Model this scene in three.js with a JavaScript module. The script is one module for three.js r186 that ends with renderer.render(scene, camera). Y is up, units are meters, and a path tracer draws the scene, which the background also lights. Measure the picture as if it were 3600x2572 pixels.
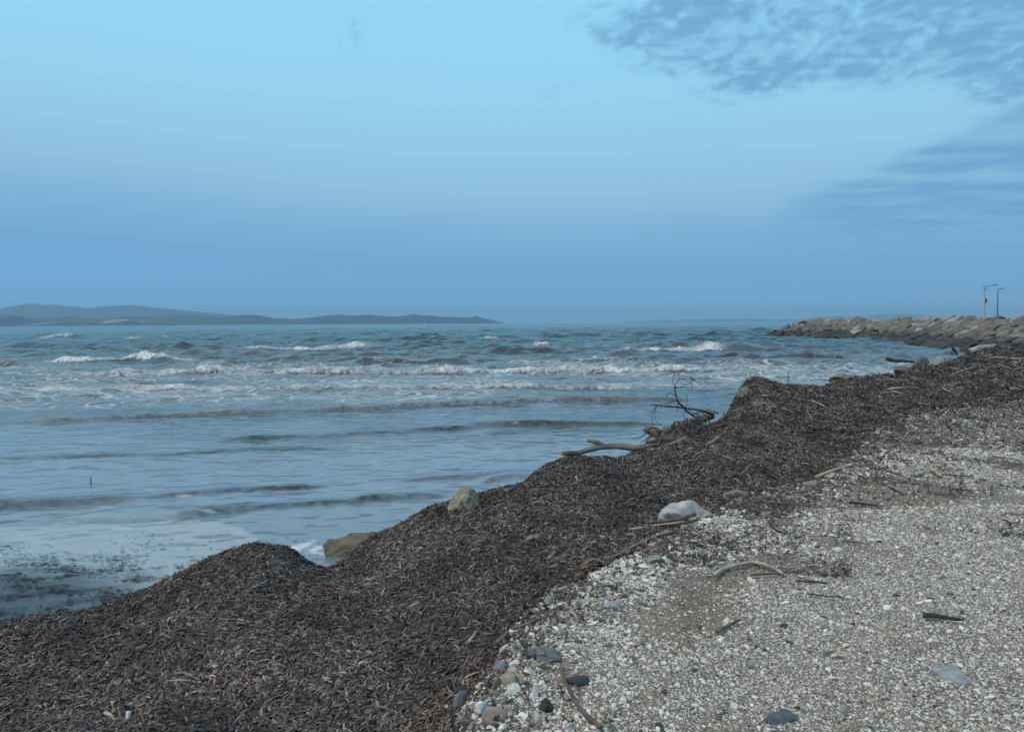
import * as THREE from 'three';
import { mergeGeometries, toCreasedNormals } from 'three/addons/utils/BufferGeometryUtils.js';

// ---------------------------------------------------------------- camera, light, exposure
const W = 1024, HH = 731;
const camera = new THREE.PerspectiveCamera(50.63, W / HH, 0.1, 120000);
camera.rotation.order = 'YXZ';
camera.position.set(0, 2.4, 0);
camera.rotation.set(-0.05528, 0, -0.0050);
const renderer = new THREE.WebGLRenderer({ antialias: true });
renderer.setSize(W, HH);
renderer.toneMapping = THREE.LinearToneMapping;
renderer.toneMappingExposure = 1.0;
renderer.shadowMap.enabled = true;
renderer.shadowMap.type = THREE.PCFSoftShadowMap;
const scene = new THREE.Scene();

const sun = new THREE.DirectionalLight(new THREE.Color(1.0, 0.81, 0.6), 2.1);
sun.position.set(-30, 62, 12);
sun.target.position.set(4, 0, -12);
sun.castShadow = true;
sun.shadow.radius = 45;
sun.shadow.mapSize.set(4096, 4096);
Object.assign(sun.shadow.camera, { left: -40, right: 60, top: 70, bottom: -40, near: 1, far: 260 });
scene.add(sun, sun.target);

// ---------------------------------------------------------------- seeded noise
let seedState = 1;
function seed(n) { seedState = n >>> 0; }
function rnd() { seedState = (seedState + 0x6D2B79F5) >>> 0; let t = seedState; t = Math.imul(t ^ (t >>> 15), t | 1); t ^= t + Math.imul(t ^ (t >>> 7), t | 61); return ((t ^ (t >>> 14)) >>> 0) / 4294967296; }
const rr = (a, b) => a + (b - a) * rnd();
const clamp = (x, a = 0, b = 1) => Math.min(b, Math.max(a, x));
const lerp = (a, b, t) => a + (b - a) * t;
const sstep = (a, b, x) => { const t = clamp((x - a) / (b - a)); return t * t * (3 - 2 * t); };
const PERM = new Uint8Array(512), GX = new Float32Array(256), GY = new Float32Array(256);
seed(77);
{ const p = [...Array(256).keys()]; for (let i = 255; i > 0; i--) { const j = Math.floor(rnd() * (i + 1)); [p[i], p[j]] = [p[j], p[i]]; }
  for (let i = 0; i < 512; i++) PERM[i] = p[i & 255];
  for (let i = 0; i < 256; i++) { const a = rnd() * Math.PI * 2; GX[i] = Math.cos(a) * 1.5; GY[i] = Math.sin(a) * 1.5; } }
function noise(x, y) {            // gradient noise, about -1..1
  const xi = Math.floor(x), yi = Math.floor(y), fx = x - xi, fy = y - yi, X = xi & 255, Y = yi & 255;
  const u = fx * fx * fx * (fx * (fx * 6 - 15) + 10), v = fy * fy * fy * (fy * (fy * 6 - 15) + 10);
  const a = PERM[PERM[X] + Y], b = PERM[PERM[X + 1] + Y], c = PERM[PERM[X] + Y + 1], d = PERM[PERM[X + 1] + Y + 1];
  const n0 = GX[a] * fx + GY[a] * fy, n1 = GX[b] * (fx - 1) + GY[b] * fy, n2 = GX[c] * fx + GY[c] * (fy - 1), n3 = GX[d] * (fx - 1) + GY[d] * (fy - 1);
  return lerp(lerp(n0, n1, u), lerp(n2, n3, u), v);
}
function fbm(x, y, o = 4) { let s = 0, a = 0.5, n = 0; for (let i = 0; i < o; i++) { s += a * noise(x, y); n += a; a *= 0.5; x = x * 2.03 + 17.1; y = y * 2.03 + 9.7; } return s / n; }
function interp(x, xs, ys) { if (x <= xs[0]) return ys[0]; for (let i = 1; i < xs.length; i++) if (x <= xs[i]) return lerp(ys[i - 1], ys[i], (x - xs[i - 1]) / (xs[i] - xs[i - 1])); return ys[ys.length - 1]; }
const toLin = c => (c <= 0.04045 ? c / 12.92 : Math.pow((c + 0.055) / 1.055, 2.4));
const lin = (r, g, b) => [toLin(r / 255), toLin(g / 255), toLin(b / 255)];

// ---------------------------------------------------------------- sky: clear evening air, a bank of haze over the sea, broken altocumulus
const SKYW = 3072, SKYH = 1536;
{
  const EL = [0, 1, 2, 4, 7, 9, 12, 15.5, 19, 23, 40, 65, 90];
  const COL = [[0.235, 0.56, 1.0], [0.235, 0.56, 1.0], [0.195, 0.475, 0.86], [0.178, 0.43, 0.725], lin(134, 186, 226), lin(148, 197, 229), lin(152, 207, 235), lin(154, 214, 243), lin(154, 218, 248), lin(152, 218, 250), lin(147, 213, 248), lin(141, 207, 246), lin(139, 205, 245)];
  const CR = COL.map(c => c[0]), CG = COL.map(c => c[1]), CB = COL.map(c => c[2]);
  const shade = lin(109, 163, 210), edge = lin(128, 185, 227);
  const px = new Float32Array(SKYW * SKYH * 4);
  for (let j = 0; j < SKYH; j++) {
    const el = (j + 0.5) / SKYH * 180 - 90, e = Math.max(el, 0);
    const flat = 1 / Math.tan(Math.max(e, 1.5) * Math.PI / 180);
    for (let i = 0; i < SKYW; i++) {
      let az = ((i + 0.5) / SKYW - 0.25) * 360; if (az > 180) az -= 360;
      const k = (j * SKYW + i) * 4;
      // the haze bank stands a little higher towards one side
      const lift = el > 0 && el < 30 ? 1.5 * sstep(5, -34, az) * sstep(24, 8, e) + 0.5 * fbm(az * 0.04, e * 0.15 + 3, 2) : 0;
      const ee = Math.max(0, e - lift * sstep(1, 6, e));
      let r = interp(ee, EL, CR), g = interp(ee, EL, CG), b = interp(ee, EL, CB);
      if (e > 3) {
        const ar = az * Math.PI / 180, qx = Math.sin(ar) * flat, qy = -Math.cos(ar) * flat;
        const wob = fbm(az * 0.09 + 40, e * 0.16, 3);
        // altocumulus field
        const bottom = interp(az, [-180, -120, -60, 2, 10, 22, 28, 34, 60, 180], [16, 24, 40, 17.2, 16.6, 15.8, 14, 12.4, 11, 16]);
        const side = az > 0 ? sstep(interp(e, [14, 17, 20, 23, 30, 60], [3, 2.5, 4.5, 8, 6, -20]) - 2, interp(e, [14, 17, 20, 23, 30, 60], [3, 2.5, 4.5, 8, 6, -20]) + 9, az + wob * 5) : sstep(30, 60, e + wob * 10);
        let cover = sstep(bottom - 1.2, bottom + 2.2, e + wob * 1.6) * side;
        // second, smoother bank lower down
        const top2 = interp(az, [12, 20, 25, 30, 34, 60, 120, 170], [2, 8.6, 10, 12.2, 13.8, 15, 14, 6]);
        const bank = sstep(12, 24, az + wob * 4) * sstep(top2 + 0.5, top2 - 0.9, e + wob * 1.2 + 0.35 * fbm(qx * 2.2, qy * 2.2, 3)) * sstep(3, 7, e) * sstep(178, 120, az);
        let dens = 0;
        if (cover > 0.01) {
          const wx = fbm(qx * 3.1 + 5, qy * 3.1, 2) * 0.1, wy = fbm(qx * 3.1, qy * 3.1 + 9, 2) * 0.1;
          const big = fbm(qx * 1.5 + 31, qy * 1.5, 3), fine = fbm((qx + wx * 1.1) * 12.5, (qy + wy * 1.1) * 9, 3), tiny = fbm((qx + wx * 0.8) * 31, (qy + wy * 0.8) * 22, 3);
          dens = (0.3 + 0.7 * sstep(-0.5, 0.5, fine * (0.9 + 0.5 * big) + big * 0.75 + tiny * 0.45 + (cover - 0.6) * 0.5)) * sstep(0.05, 0.75, cover + 0.55 * big + 0.35 * fine);
        }
        if (bank > 0.01) {
          const n2 = fbm(qx * 1.1 + 3, qy * 2.3, 4);
          dens = Math.max(dens, bank * clamp(0.8 + n2 * 1.1));
        }
        // one lone shred of cloud in the clear part
        const sa = (az + 11.4 - (e - 19.5) * 0.22) / 0.9, se = (e - 19.6) / 1.5;
        const lone = Math.exp(-(sa * sa + se * se)) * sstep(-0.15, 0.5, fbm(az * 1.4, e * 1.7 + 4, 4)) * 0.65;
        const sb = (az - 15) / 0.6, sc = (e - 12) / 0.25;
        dens = Math.max(dens, lone, Math.exp(-(sb * sb + sc * sc)) * 0.3);
        const m = dens * 0.86, tr = lerp(edge[0], shade[0], dens), tg = lerp(edge[1], shade[1], dens), tb = lerp(edge[2], shade[2], dens);
        r = lerp(r, tr, m); g = lerp(g, tg, m); b = lerp(b, tb, m);
      }
      px[k] = r; px[k + 1] = g; px[k + 2] = b; px[k + 3] = 1;
    }
  }
  const sky = new THREE.DataTexture(px, SKYW, SKYH, THREE.RGBAFormat, THREE.FloatType);
  sky.mapping = THREE.EquirectangularReflectionMapping;
  sky.magFilter = THREE.LinearFilter; sky.minFilter = THREE.LinearFilter; sky.needsUpdate = true;
  scene.background = sky; scene.environment = sky;
}

// ---------------------------------------------------------------- naming helpers
const taken = {};
function numbered(name) { const n = taken[name] = (taken[name] ?? -1) + 1; return n ? `${name}_${String(n).padStart(3, '0')}` : name; }
function tag(o, label, category, group, kind) { o.userData = { label, category }; if (group) o.userData.group = group; if (kind) o.userData.kind = kind; return o; }
function lit(o) { o.traverse(c => { if (c.isMesh) { c.castShadow = true; c.receiveShadow = true; } }); return o; }
function mesh(name, geometry, material, parent) { const m = new THREE.Mesh(geometry, material); m.name = parent ? name : numbered(name); m.castShadow = m.receiveShadow = true; (parent || scene).add(m); return m; }
function group(name, x = 0, y = 0, z = 0) { const g = new THREE.Group(); g.name = numbered(name); g.position.set(x, y, z); scene.add(g); return g; }
function std(r, g, b, o = {}) { const { vc, ...rest } = o; return new THREE.MeshStandardMaterial({ color: new THREE.Color().setRGB(r, g, b), roughness: 0.9, vertexColors: !!vc, ...rest }); }
// ---------------------------------------------------------------- the lie of the land: heights in metres over the sea, spline through surveyed points
const SURVEY = [[-3.74,-5.09,0.33],[-4.26,-5.63,0.125],[-4.79,-6.16,-0.1],[-6.54,-7.94,-0.45],[-3.53,-5.21,0.33],[-4.04,-5.76,0.125],[-4.55,-6.31,-0.1],[-6.26,-8.13,-0.45],[-3.34,-5.42,0.34],[-3.84,-5.98,0.129],[-4.34,-6.54,-0.1],[-5.99,-8.41,-0.45],[-3.04,-5.4,0.35],[-3.53,-5.97,0.133],[-4.01,-6.55,-0.1],[-5.61,-8.46,-0.45],[-2.84,-5.39,0.36],[-3.32,-5.97,0.137],[-3.79,-6.56,-0.1],[-5.36,-8.5,-0.45],[-2.76,-5.54,0.42],[-3.22,-6.13,0.16],[-3.68,-6.72,-0.1],[-5.22,-8.69,-0.45],[-2.69,-5.6,0.44],[-3.14,-6.2,0.167],[-3.6,-6.79,-0.1],[-5.12,-8.78,-0.45],[-2.47,-5.8,0.54],[-2.9,-6.41,0.205],[-3.34,-7.02,-0.1],[-4.8,-9.05,-0.45],[-2.2,-5.92,0.64],[-2.62,-6.55,0.243],[-3.04,-7.17,-0.1],[-4.43,-9.24,-0.45],[-1.95,-5.91,0.7],[-2.35,-6.55,0.266],[-2.75,-7.18,-0.1],[-4.1,-9.29,-0.45],[-1.72,-5.83,0.68],[-2.1,-6.47,0.258],[-2.49,-7.11,-0.1],[-3.79,-9.25,-0.45],[-1.54,-5.79,0.54],[-1.91,-6.44,0.205],[-2.29,-7.09,-0.1],[-3.55,-9.25,-0.45],[-1.4,-6.01,0.42],[-1.76,-6.66,0.16],[-2.13,-7.32,-0.1],[-3.34,-9.51,-0.45],[-1.24,-6.0,0.47],[-1.59,-6.67,0.179],[-1.94,-7.33,-0.1],[-3.12,-9.54,-0.45],[-1.18,-6.27,0.62],[-1.52,-6.94,0.236],[-1.86,-7.61,-0.1],[-3.01,-9.83,-0.45],[-1.08,-6.37,0.66],[-1.42,-7.04,0.251],[-1.76,-7.71,-0.1],[-2.87,-9.95,-0.45],[-0.89,-6.58,0.72],[-1.21,-7.26,0.274],[-1.52,-7.94,-0.1],[-2.59,-10.2,-0.45],[-0.66,-7.03,0.76],[-0.96,-7.72,0.289],[-1.26,-8.41,-0.1],[-2.26,-10.7,-0.45],[-0.4,-7.0,0.8],[-0.68,-7.7,0.304],[-0.96,-8.39,-0.1],[-1.9,-10.71,-0.45],[-0.16,-7.17,0.84],[-0.43,-7.88,0.319],[-0.69,-8.58,-0.1],[-1.57,-10.92,-0.45],[0.23,-7.48,0.87],[-0.01,-8.19,0.331],[-0.25,-8.9,-0.1],[-1.04,-11.27,-0.45],[0.3,-7.71,0.95],[0.06,-8.42,0.361],[-0.17,-9.13,-0.1],[-0.96,-11.51,-0.45],[0.48,-8.05,0.95],[0.26,-8.77,0.361],[0.04,-9.49,-0.1],[-0.71,-11.87,-0.45],[0.93,-8.28,0.92],[0.74,-9.0,0.35],[0.54,-9.73,-0.1],[-0.11,-12.14,-0.45],[1.52,-8.85,0.93],[1.35,-9.59,0.353],[1.19,-10.32,-0.1],[0.63,-12.76,-0.45],[1.8,-8.87,0.95],[1.65,-9.6,0.361],[1.5,-10.33,-0.1],[1.0,-12.78,-0.45],[2.09,-9.07,1.0],[1.95,-9.81,0.38],[1.82,-10.54,-0.1],[1.36,-13.0,-0.45],[2.42,-9.64,1.08],[2.29,-10.38,0.41],[2.17,-11.12,-0.1],[1.75,-13.58,-0.45],[2.8,-10.33,1.08],[2.68,-11.07,0.41],[2.57,-11.81,-0.1],[2.19,-14.28,-0.45],[3.23,-11.08,1.14],[3.12,-11.82,0.433],[3.02,-12.56,-0.1],[2.67,-15.04,-0.45],[3.74,-12.41,1.3],[3.61,-13.38,0.494],[3.49,-14.35,-0.1],[3.06,-17.57,-0.45],[4.13,-12.79,1.36],[4.02,-13.76,0.517],[3.9,-14.72,-0.1],[3.52,-17.95,-0.45],[4.72,-13.38,1.28],[4.62,-14.35,0.486],[4.53,-15.32,-0.1],[4.21,-18.56,-0.45],[6.2,-14.87,1.2],[6.14,-15.85,0.456],[6.09,-16.82,-0.1],[5.91,-20.07,-0.45],[7.52,-16.24,1.17],[7.5,-17.21,0.445],[7.47,-18.19,-0.1],[7.39,-21.44,-0.45],[9.26,-18.38,1.14],[9.26,-19.35,0.433],[9.26,-20.33,-0.1],[9.26,-23.58,-0.45],[11.51,-21.59,1.1],[11.52,-22.56,0.418],[11.54,-23.54,-0.1],[11.6,-26.79,-0.45],[15.25,-26.34,1.08],[15.3,-27.31,0.41],[15.34,-28.28,-0.1],[15.49,-31.53,-0.45],[17.5,-29.34,1.1],[19.04,-31.91,0.9],[22.11,-37.07,0.6],[19.4,-29.37,1.1],[21.05,-31.87,0.9],[24.36,-36.88,0.6],[21.21,-29.41,1.1],[22.97,-31.84,0.9],[26.48,-36.71,0.6],[-0.12,-2.98,0.8],[0.75,-2.85,0.85],[1.93,-2.84,0.85],[1.23,-4.72,0.87],[3.13,-4.66,0.88],[3.11,-7.0,0.92],[5.52,-8.27,0.95],[8.6,-12.94,1.0],[6.01,-10.85,0.99],[0.27,-3.73,0.84],[1.13,-5.05,0.86],[2.17,-6.51,0.88],[-0.06,-3.32,0.82],[-0.37,-3.18,0.68],[-1.2,-3.51,0.5],[-2.53,-3.71,0.4],[-2.05,-4.01,0.47],[-2.84,-4.7,0.36],[-1.94,-4.29,0.55],[-1.65,-3.95,0.5],[-1.32,-4.37,0.58],[-0.66,-3.86,0.64],[-0.49,-4.32,0.68],[-0.19,-4.83,0.75],[-0.96,-5.11,0.6],[0.2,-5.62,0.8],[0.71,-6.42,0.86],[1.71,-7.72,0.92],[3.27,-9.83,1.06],[5.12,-11.55,1.12],[9.0,-16.27,1.1],[12.99,-20.74,1.08],[4.02,-12.1,1.2],[4.87,-12.57,1.15],[4.14,-10.68,1.1],[6.19,-14.0,1.16],[7.93,-15.95,1.16],[2.72,-9.71,1.08],[0.99,-7.69,0.9],[-1.16,-5.58,0.5],[-1.28,-5.49,0.48],[1.62,-8.27,0.94],[0.0,0.0,0.85],[3.0,2.0,0.85],[-4.0,3.0,0.75],[-7.0,1.0,0.3],[-9.0,-2.0,-0.1],[-12.0,-5.0,-0.5],[12.0,-2.0,0.9],[25.0,-8.0,1.0],[38.0,-16.0,1.1],[45.0,-30.0,1.2],[15.0,-45.0,-0.6],[25.0,-52.0,-0.6],[5.0,-28.0,-0.7],[-5.0,-16.0,-0.7],[10.0,-34.0,-0.7],[-9.0,-10.0,-0.6],[36.0,-50.0,0.2],[17.0,-37.0,-0.6],[22.0,-42.0,-0.5],[14.0,-30.0,-0.5]];
const RBF = (() => {
  const n = SURVEY.length, N = n + 3, A = [], u = r2 => (r2 > 1e-12 ? 0.5 * r2 * Math.log(r2) : 0);
  for (let i = 0; i < N; i++) A.push(new Float64Array(N + 1));
  for (let i = 0; i < n; i++) {
    for (let j = 0; j < n; j++) A[i][j] = u((SURVEY[i][0] - SURVEY[j][0]) ** 2 + (SURVEY[i][1] - SURVEY[j][1]) ** 2) + (i === j ? 0.02 : 0);
    A[i][n] = A[n][i] = 1; A[i][n + 1] = A[n + 1][i] = SURVEY[i][0]; A[i][n + 2] = A[n + 2][i] = SURVEY[i][1]; A[i][N] = SURVEY[i][2];
  }
  for (let c = 0; c < N; c++) {
    let p = c; for (let r = c + 1; r < N; r++) if (Math.abs(A[r][c]) > Math.abs(A[p][c])) p = r;
    [A[c], A[p]] = [A[p], A[c]];
    for (let r = c + 1; r < N; r++) { const f = A[r][c] / A[c][c]; if (f) for (let k = c; k <= N; k++) A[r][k] -= f * A[c][k]; }
  }
  const w = new Float64Array(N);
  for (let r = N - 1; r >= 0; r--) { let s = A[r][N]; for (let k = r + 1; k < N; k++) s -= A[r][k] * w[k]; w[r] = s / A[r][r]; }
  return (x, z) => { let s = w[n] + w[n + 1] * x + w[n + 2] * z; for (let i = 0; i < n; i++) { const dx = x - SURVEY[i][0], dz = z - SURVEY[i][1], r2 = dx * dx + dz * dz; if (r2 > 1e-12) s += w[i] * 0.5 * r2 * Math.log(r2); } return s; };
})();
const LX0 = -14, LX1 = 46, LZ0 = -46, LZ1 = 4, LS = 0.1, LNX = Math.round((LX1 - LX0) / LS) + 1, LNZ = Math.round((LZ1 - LZ0) / LS) + 1;
const BAKED = new Float32Array(LNX * LNZ);
for (let j = 0; j < LNZ; j++) for (let i = 0; i < LNX; i++) BAKED[j * LNX + i] = RBF(LX0 + i * LS, LZ0 + j * LS);
function baseHeight(x, z) {
  const fx = clamp((x - LX0) / LS, 0, LNX - 1.001), fz = clamp((z - LZ0) / LS, 0, LNZ - 1.001), i = Math.floor(fx), j = Math.floor(fz), u = fx - i, v = fz - j, k = j * LNX + i;
  return lerp(lerp(BAKED[k], BAKED[k + 1], u), lerp(BAKED[k + LNX], BAKED[k + LNX + 1], u), v);
}
// where the dead seaweed ends and the gravel begins; positive inside the seaweed
const EDGE = [[-0.75,3.5],[-0.5,-1.5],[-0.23,-2.98],[-0.19,-3.11],[-0.16,-3.24],[-0.1,-3.5],[-0.02,-3.72],[0.07,-3.95],[0.26,-4.3],[0.51,-4.53],[0.78,-5.03],[1.09,-5.42],[1.5,-5.77],[1.88,-6.4],[2.25,-6.74],[2.7,-6.93],[3.2,-7.45],[3.58,-7.98],[4.26,-9.15],[4.93,-10.23],[6.76,-12.0],[8.83,-13.3],[28.83,-17.3]];
function seaweedDepth(x, z) {
  let best = 1e9, sign = 1;
  for (let i = 1; i < EDGE.length; i++) {
    const [ax, az] = EDGE[i - 1], [bx, bz] = EDGE[i], dx = bx - ax, dz = bz - az, t = clamp(((x - ax) * dx + (z - az) * dz) / (dx * dx + dz * dz));
    const ex = x - ax - dx * t, ez = z - az - dz * t, d = ex * ex + ez * ez;
    if (d < best) { best = d; sign = dx * (z - az) - dz * (x - ax) < 0 ? 1 : -1; }
  }
  return sign * Math.sqrt(best);
}
const weedEdge = (x, z) => seaweedDepth(x, z) + 0.16 * fbm(x * 1.3, z * 1.3, 3) + 0.06 * noise(x * 6, z * 6);
const CLOD = [3.84, -12.24];
function landHeight(x, z) {
  const h = baseHeight(x, z), s = weedEdge(x, z), dist = Math.hypot(x, z);
  const lumps = (0.055 * fbm(x * 1.1 + 3, z * 1.1, 3) + 0.045 * fbm(x * 4.2, z * 4.2 + 7, 3)) * sstep(-0.05, 0.5, s) * clamp(h * 4) * (1 - 0.25 * sstep(14, 24, dist));
  const pits = 0.012 * fbm(x * 1.7, z * 1.7 + 5, 3) * sstep(0.2, -0.2, s);
  const lip = 0.05 * sstep(-0.5, -0.05, s) * sstep(0.12, -0.02, s) * sstep(9, 5, dist);
  const kx = (x - CLOD[0]) / 0.3, kz = (z - CLOD[1]) / 0.5, clod = 0.09 * sstep(1.25, 0.75, Math.hypot(kx, kz) + 0.3 * noise(x * 3, z * 3)) - 0.12 * Math.exp(-(((x - CLOD[0] - 0.25) / 0.22) ** 2 + ((z - CLOD[1] - 0.6) / 0.25) ** 2));
  return h + clod + lumps + pits + lip - 0.03 * sstep(0.0, 0.3, s) * sstep(9, 5, dist);
}

// the same surface, baked: fine near the path, coarser beyond
const bake = (x0, x1, z0, z1, s) => { const nx = Math.round((x1 - x0) / s) + 1, nz = Math.round((z1 - z0) / s) + 1, a = new Float32Array(nx * nz); for (let j = 0; j < nz; j++) for (let i = 0; i < nx; i++) a[j * nx + i] = landHeight(x0 + i * s, z0 + j * s); return { x0, x1, z0, z1, s, nx, nz, a }; };
const NEAR = bake(-8, 11, -13, 1, 0.05), WIDE = bake(-14, 46, -46, 4, 0.14);
function surface(x, z) { const b = x > NEAR.x0 && x < NEAR.x1 - 0.06 && z > NEAR.z0 && z < NEAR.z1 - 0.06 ? NEAR : WIDE, fx = clamp((x - b.x0) / b.s, 0, b.nx - 1.001), fz = clamp((z - b.z0) / b.s, 0, b.nz - 1.001), i = Math.floor(fx), j = Math.floor(fz), u = fx - i, v = fz - j, k = j * b.nx + i; return lerp(lerp(b.a[k], b.a[k + 1], u), lerp(b.a[k + b.nx], b.a[k + b.nx + 1], u), v); }
// grid of lines from a to b whose spacing grows away from the middle
function lines(a, b, near, step, power, soft) { const out = []; const go = (dir, end) => { let p = near[dir < 0 ? 0 : 1]; while (dir < 0 ? p > end : p < end) { const edge = near[dir < 0 ? 0 : 1]; const far = Math.abs(p - edge); p += dir * step * Math.pow(1 + far / Math.max(8, soft ?? (near[1] - near[0]) / 2), power); out.push(dir < 0 ? Math.max(p, end) : Math.min(p, end)); } }; for (let p = near[0]; p <= near[1] + 1e-6; p += step) out.push(p); go(-1, a); go(1, b); return out.sort((p, q) => p - q); }
function sheet(xs, zs, at, keep) {   // at(x, z) -> [y, r, g, b]
  const nx = xs.length, nz = zs.length, pos = new Float32Array(nx * nz * 3), col = new Float32Array(nx * nz * 3), uv = new Float32Array(nx * nz * 2), idx = [];
  for (let j = 0; j < nz; j++) for (let i = 0; i < nx; i++) {
    const k = j * nx + i, v = at(xs[i], zs[j], i, j);
    pos[k * 3] = xs[i]; pos[k * 3 + 1] = v[0]; pos[k * 3 + 2] = zs[j]; col[k * 3] = v[1]; col[k * 3 + 1] = v[2]; col[k * 3 + 2] = v[3]; uv[k * 2] = xs[i]; uv[k * 2 + 1] = -zs[j];
  }
  for (let j = 0; j < nz - 1; j++) for (let i = 0; i < nx - 1; i++) {
    const k = j * nx + i; if (keep && !keep(k, k + 1, k + nx, k + nx + 1, pos)) continue;
    idx.push(k, k + nx, k + 1, k + 1, k + nx, k + nx + 1);
  }
  const g = new THREE.BufferGeometry();
  g.setAttribute('position', new THREE.BufferAttribute(pos, 3)); g.setAttribute('color', new THREE.BufferAttribute(col, 3)); g.setAttribute('uv', new THREE.BufferAttribute(uv, 2));
  g.setIndex(idx); g.computeVertexNormals();
  return g;
}
function texture(w, h, fill, o = {}) {
  const d = new Uint8Array(w * h * 4);
  for (let j = 0; j < h; j++) for (let i = 0; i < w; i++) { const c = fill(i, j), k = (j * w + i) * 4; d[k] = clamp(c[0], 0, 255); d[k + 1] = clamp(c[1], 0, 255); d[k + 2] = clamp(c[2], 0, 255); d[k + 3] = 255; }
  const t = new THREE.DataTexture(d, w, h); t.magFilter = THREE.LinearFilter; t.minFilter = THREE.LinearFilter;
  t.wrapS = t.wrapT = o.clamp ? THREE.ClampToEdgeWrapping : THREE.RepeatWrapping; if (o.srgb) t.colorSpace = THREE.SRGBColorSpace; t.needsUpdate = true; return t;
}

// ---------------------------------------------------------------- sea
// each wave: x of its two ends, z there, height, depth of its front and back, foam on the front, foam trailing behind
const WAVES = [
  [-21, 7.5, -28.7, -28.2, 0.16, 0.24, 0.7, 0.75, 0.6], [-23, 12.5, -37.4, -37.2, 0.25, 0.3, 0.95, 0.8, 0.7], [10.2, 12.9, -38.4, -38.6, 0.32, 0.4, 0.9, 0.1, 0.2],
  [-31, -20.5, -50.5, -51.5, 0.27, 0.42, 1.5, 1.0, 0.4], [-34, -26.5, -44, -44.2, 0.42, 0.5, 1.1, 0.25, 0.5], [-9.5, -2, -46, -46.5, 0.36, 0.5, 1.2, 0.06, 0.8], [-1.5, 1.5, -45.5, -45.8, 0.2, 0.4, 1.0, 0.05, 0.6], [3.5, 6.8, -46.5, -46.5, 0.24, 0.4, 1.0, 0.05, 0.6],
  [-28, -12.5, -75, -74.5, 0.36, 0.6, 2.0, 0.95, 0.3], [8.5, 18.5, -64, -66, 0.36, 0.5, 2.2, 0.95, 0.25], [1.8, 3.9, -78, -78, 0.32, 0.6, 2.4, 0.9, 0.1], [-7, -1.5, -116, -116, 0.42, 0.9, 3, 0.8, 0], [-70, -62, -139, -139, 0.45, 0.9, 3, 0.8, 0], [-92, -84, -148, -148, 0.45, 0.9, 3, 0.8, 0],
  [-20, -2, -124, -127, 0.42, 1.2, 4, 0, 0], [3, 22, -124, -122, 0.4, 1.1, 4, 0, 0], [-45, -30, -74, -74, 0.4, 0.7, 3, 0, 0], [-16, -7, -72, -72.5, 0.36, 0.7, 2.4, 0, 0], [13, 20, -75, -76, 0.36, 0.6, 2.4, 0, 0], [12.6, 15.6, -52.4, -52.6, 0.3, 0.5, 1.6, 0, 0.1], [14.6, 21.5, -49.6, -48.2, 0.38, 0.55, 2, 0, 0.15], [-2, 5, -60, -60, 0.26, 0.6, 2, 0, 0.1], [-30, -18, -62, -61, 0.3, 0.6, 2, 0.1, 0.2],
  [-14, 2.5, -18.2, -24.2, 0.105, 0.17, 0.8, 0.3, 0.3], [1, 5.2, -24, -23.6, 0.1, 0.2, 0.7, 0.2, 0.3],
  [-6.2, -0.4, -15.7, -17.7, 0.075, 0.22, 0.6, 0, 0], [-1.6, 3.6, -17.6, -18.05, 0.1, 0.2, 0.7, 0.02, 0], [-0.6, 0.9, -16.6, -16.9, 0.05, 0.16, 0.4, 0, 0],
  [-7.8, -5.0, -10.0, -10.45, 0.085, 0.12, 0.5, 0, 0], [-5.3, -2.6, -10.5, -11.35, 0.035, 0.1, 0.5, 0, 0.05], [-4.25, -3.3, -9.5, -10.0, 0.07, 0.1, 0.45, 0, 0], [-3.5, -1.9, -10.0, -10.3, 0.03, 0.09, 0.4, 0, 0.05], [-1.9, 0.4, -11.7, -12.3, 0.055, 0.12, 0.4, 0.02, 0.05], [-0.5, 0.6, -11.5, -12.2, 0.06, 0.12, 0.4, 0, 0], [-2.2, -0.9, -10.3, -10.7, 0.05, 0.11, 0.35, 0, 0], [-10, -3, -13.6, -14.8, 0.03, 0.15, 0.6, 0, 0.05], [-5.8, -3.8, -9.15, -9.4, 0.018, 0.03, 0.6, 0.25, 0.1],
].map((w, i) => ({ x0: w[0], x1: w[1], z0: w[2], z1: w[3], a: w[4] * (w[2] > -26 ? 1.6 : 1.35), wf: Math.max(w[5] * 0.85, w[4] > 0.02 ? 0.11 : 0.03), wb: w[6], foam: w[7], trail: w[8], s: i * 13.7 }));
function waveAt(w, x) {       // crest position and strength of one wave along x
  const m = 0.18 * (w.x1 - w.x0);
  if (x < w.x0 - m * 0.3 || x > w.x1 + m * 0.3) return null;
  const t = (x - w.x0) / (w.x1 - w.x0), env = sstep(w.x0 - m * 0.3, w.x0 + m, x) * sstep(w.x1 + m * 0.3, w.x1 - m, x);
  const z = lerp(w.z0, w.z1, t) + w.wb * 0.55 * fbm(x * 0.22 + w.s, w.s, 2) + w.wf * 0.5 * noise(x * 1.1, w.s + 4);
  return { w, z, env: env * (0.72 + 0.4 * noise(x * 0.6 + w.s, 3.3)) };
}
seed(5);
const CHOP = [];
for (let i = 0; i < 17; i++) { const L = 0.8 * Math.pow(1.2, i) * rr(0.9, 1.1), a = rr(-0.8, 0.8); CHOP.push({ L, kx: Math.sin(a) * 2 * Math.PI / L, kz: Math.cos(a) * 2 * Math.PI / L, p: rr(0, 6.28), a: 0.034 * Math.pow(L, 0.86) }); }
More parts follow.
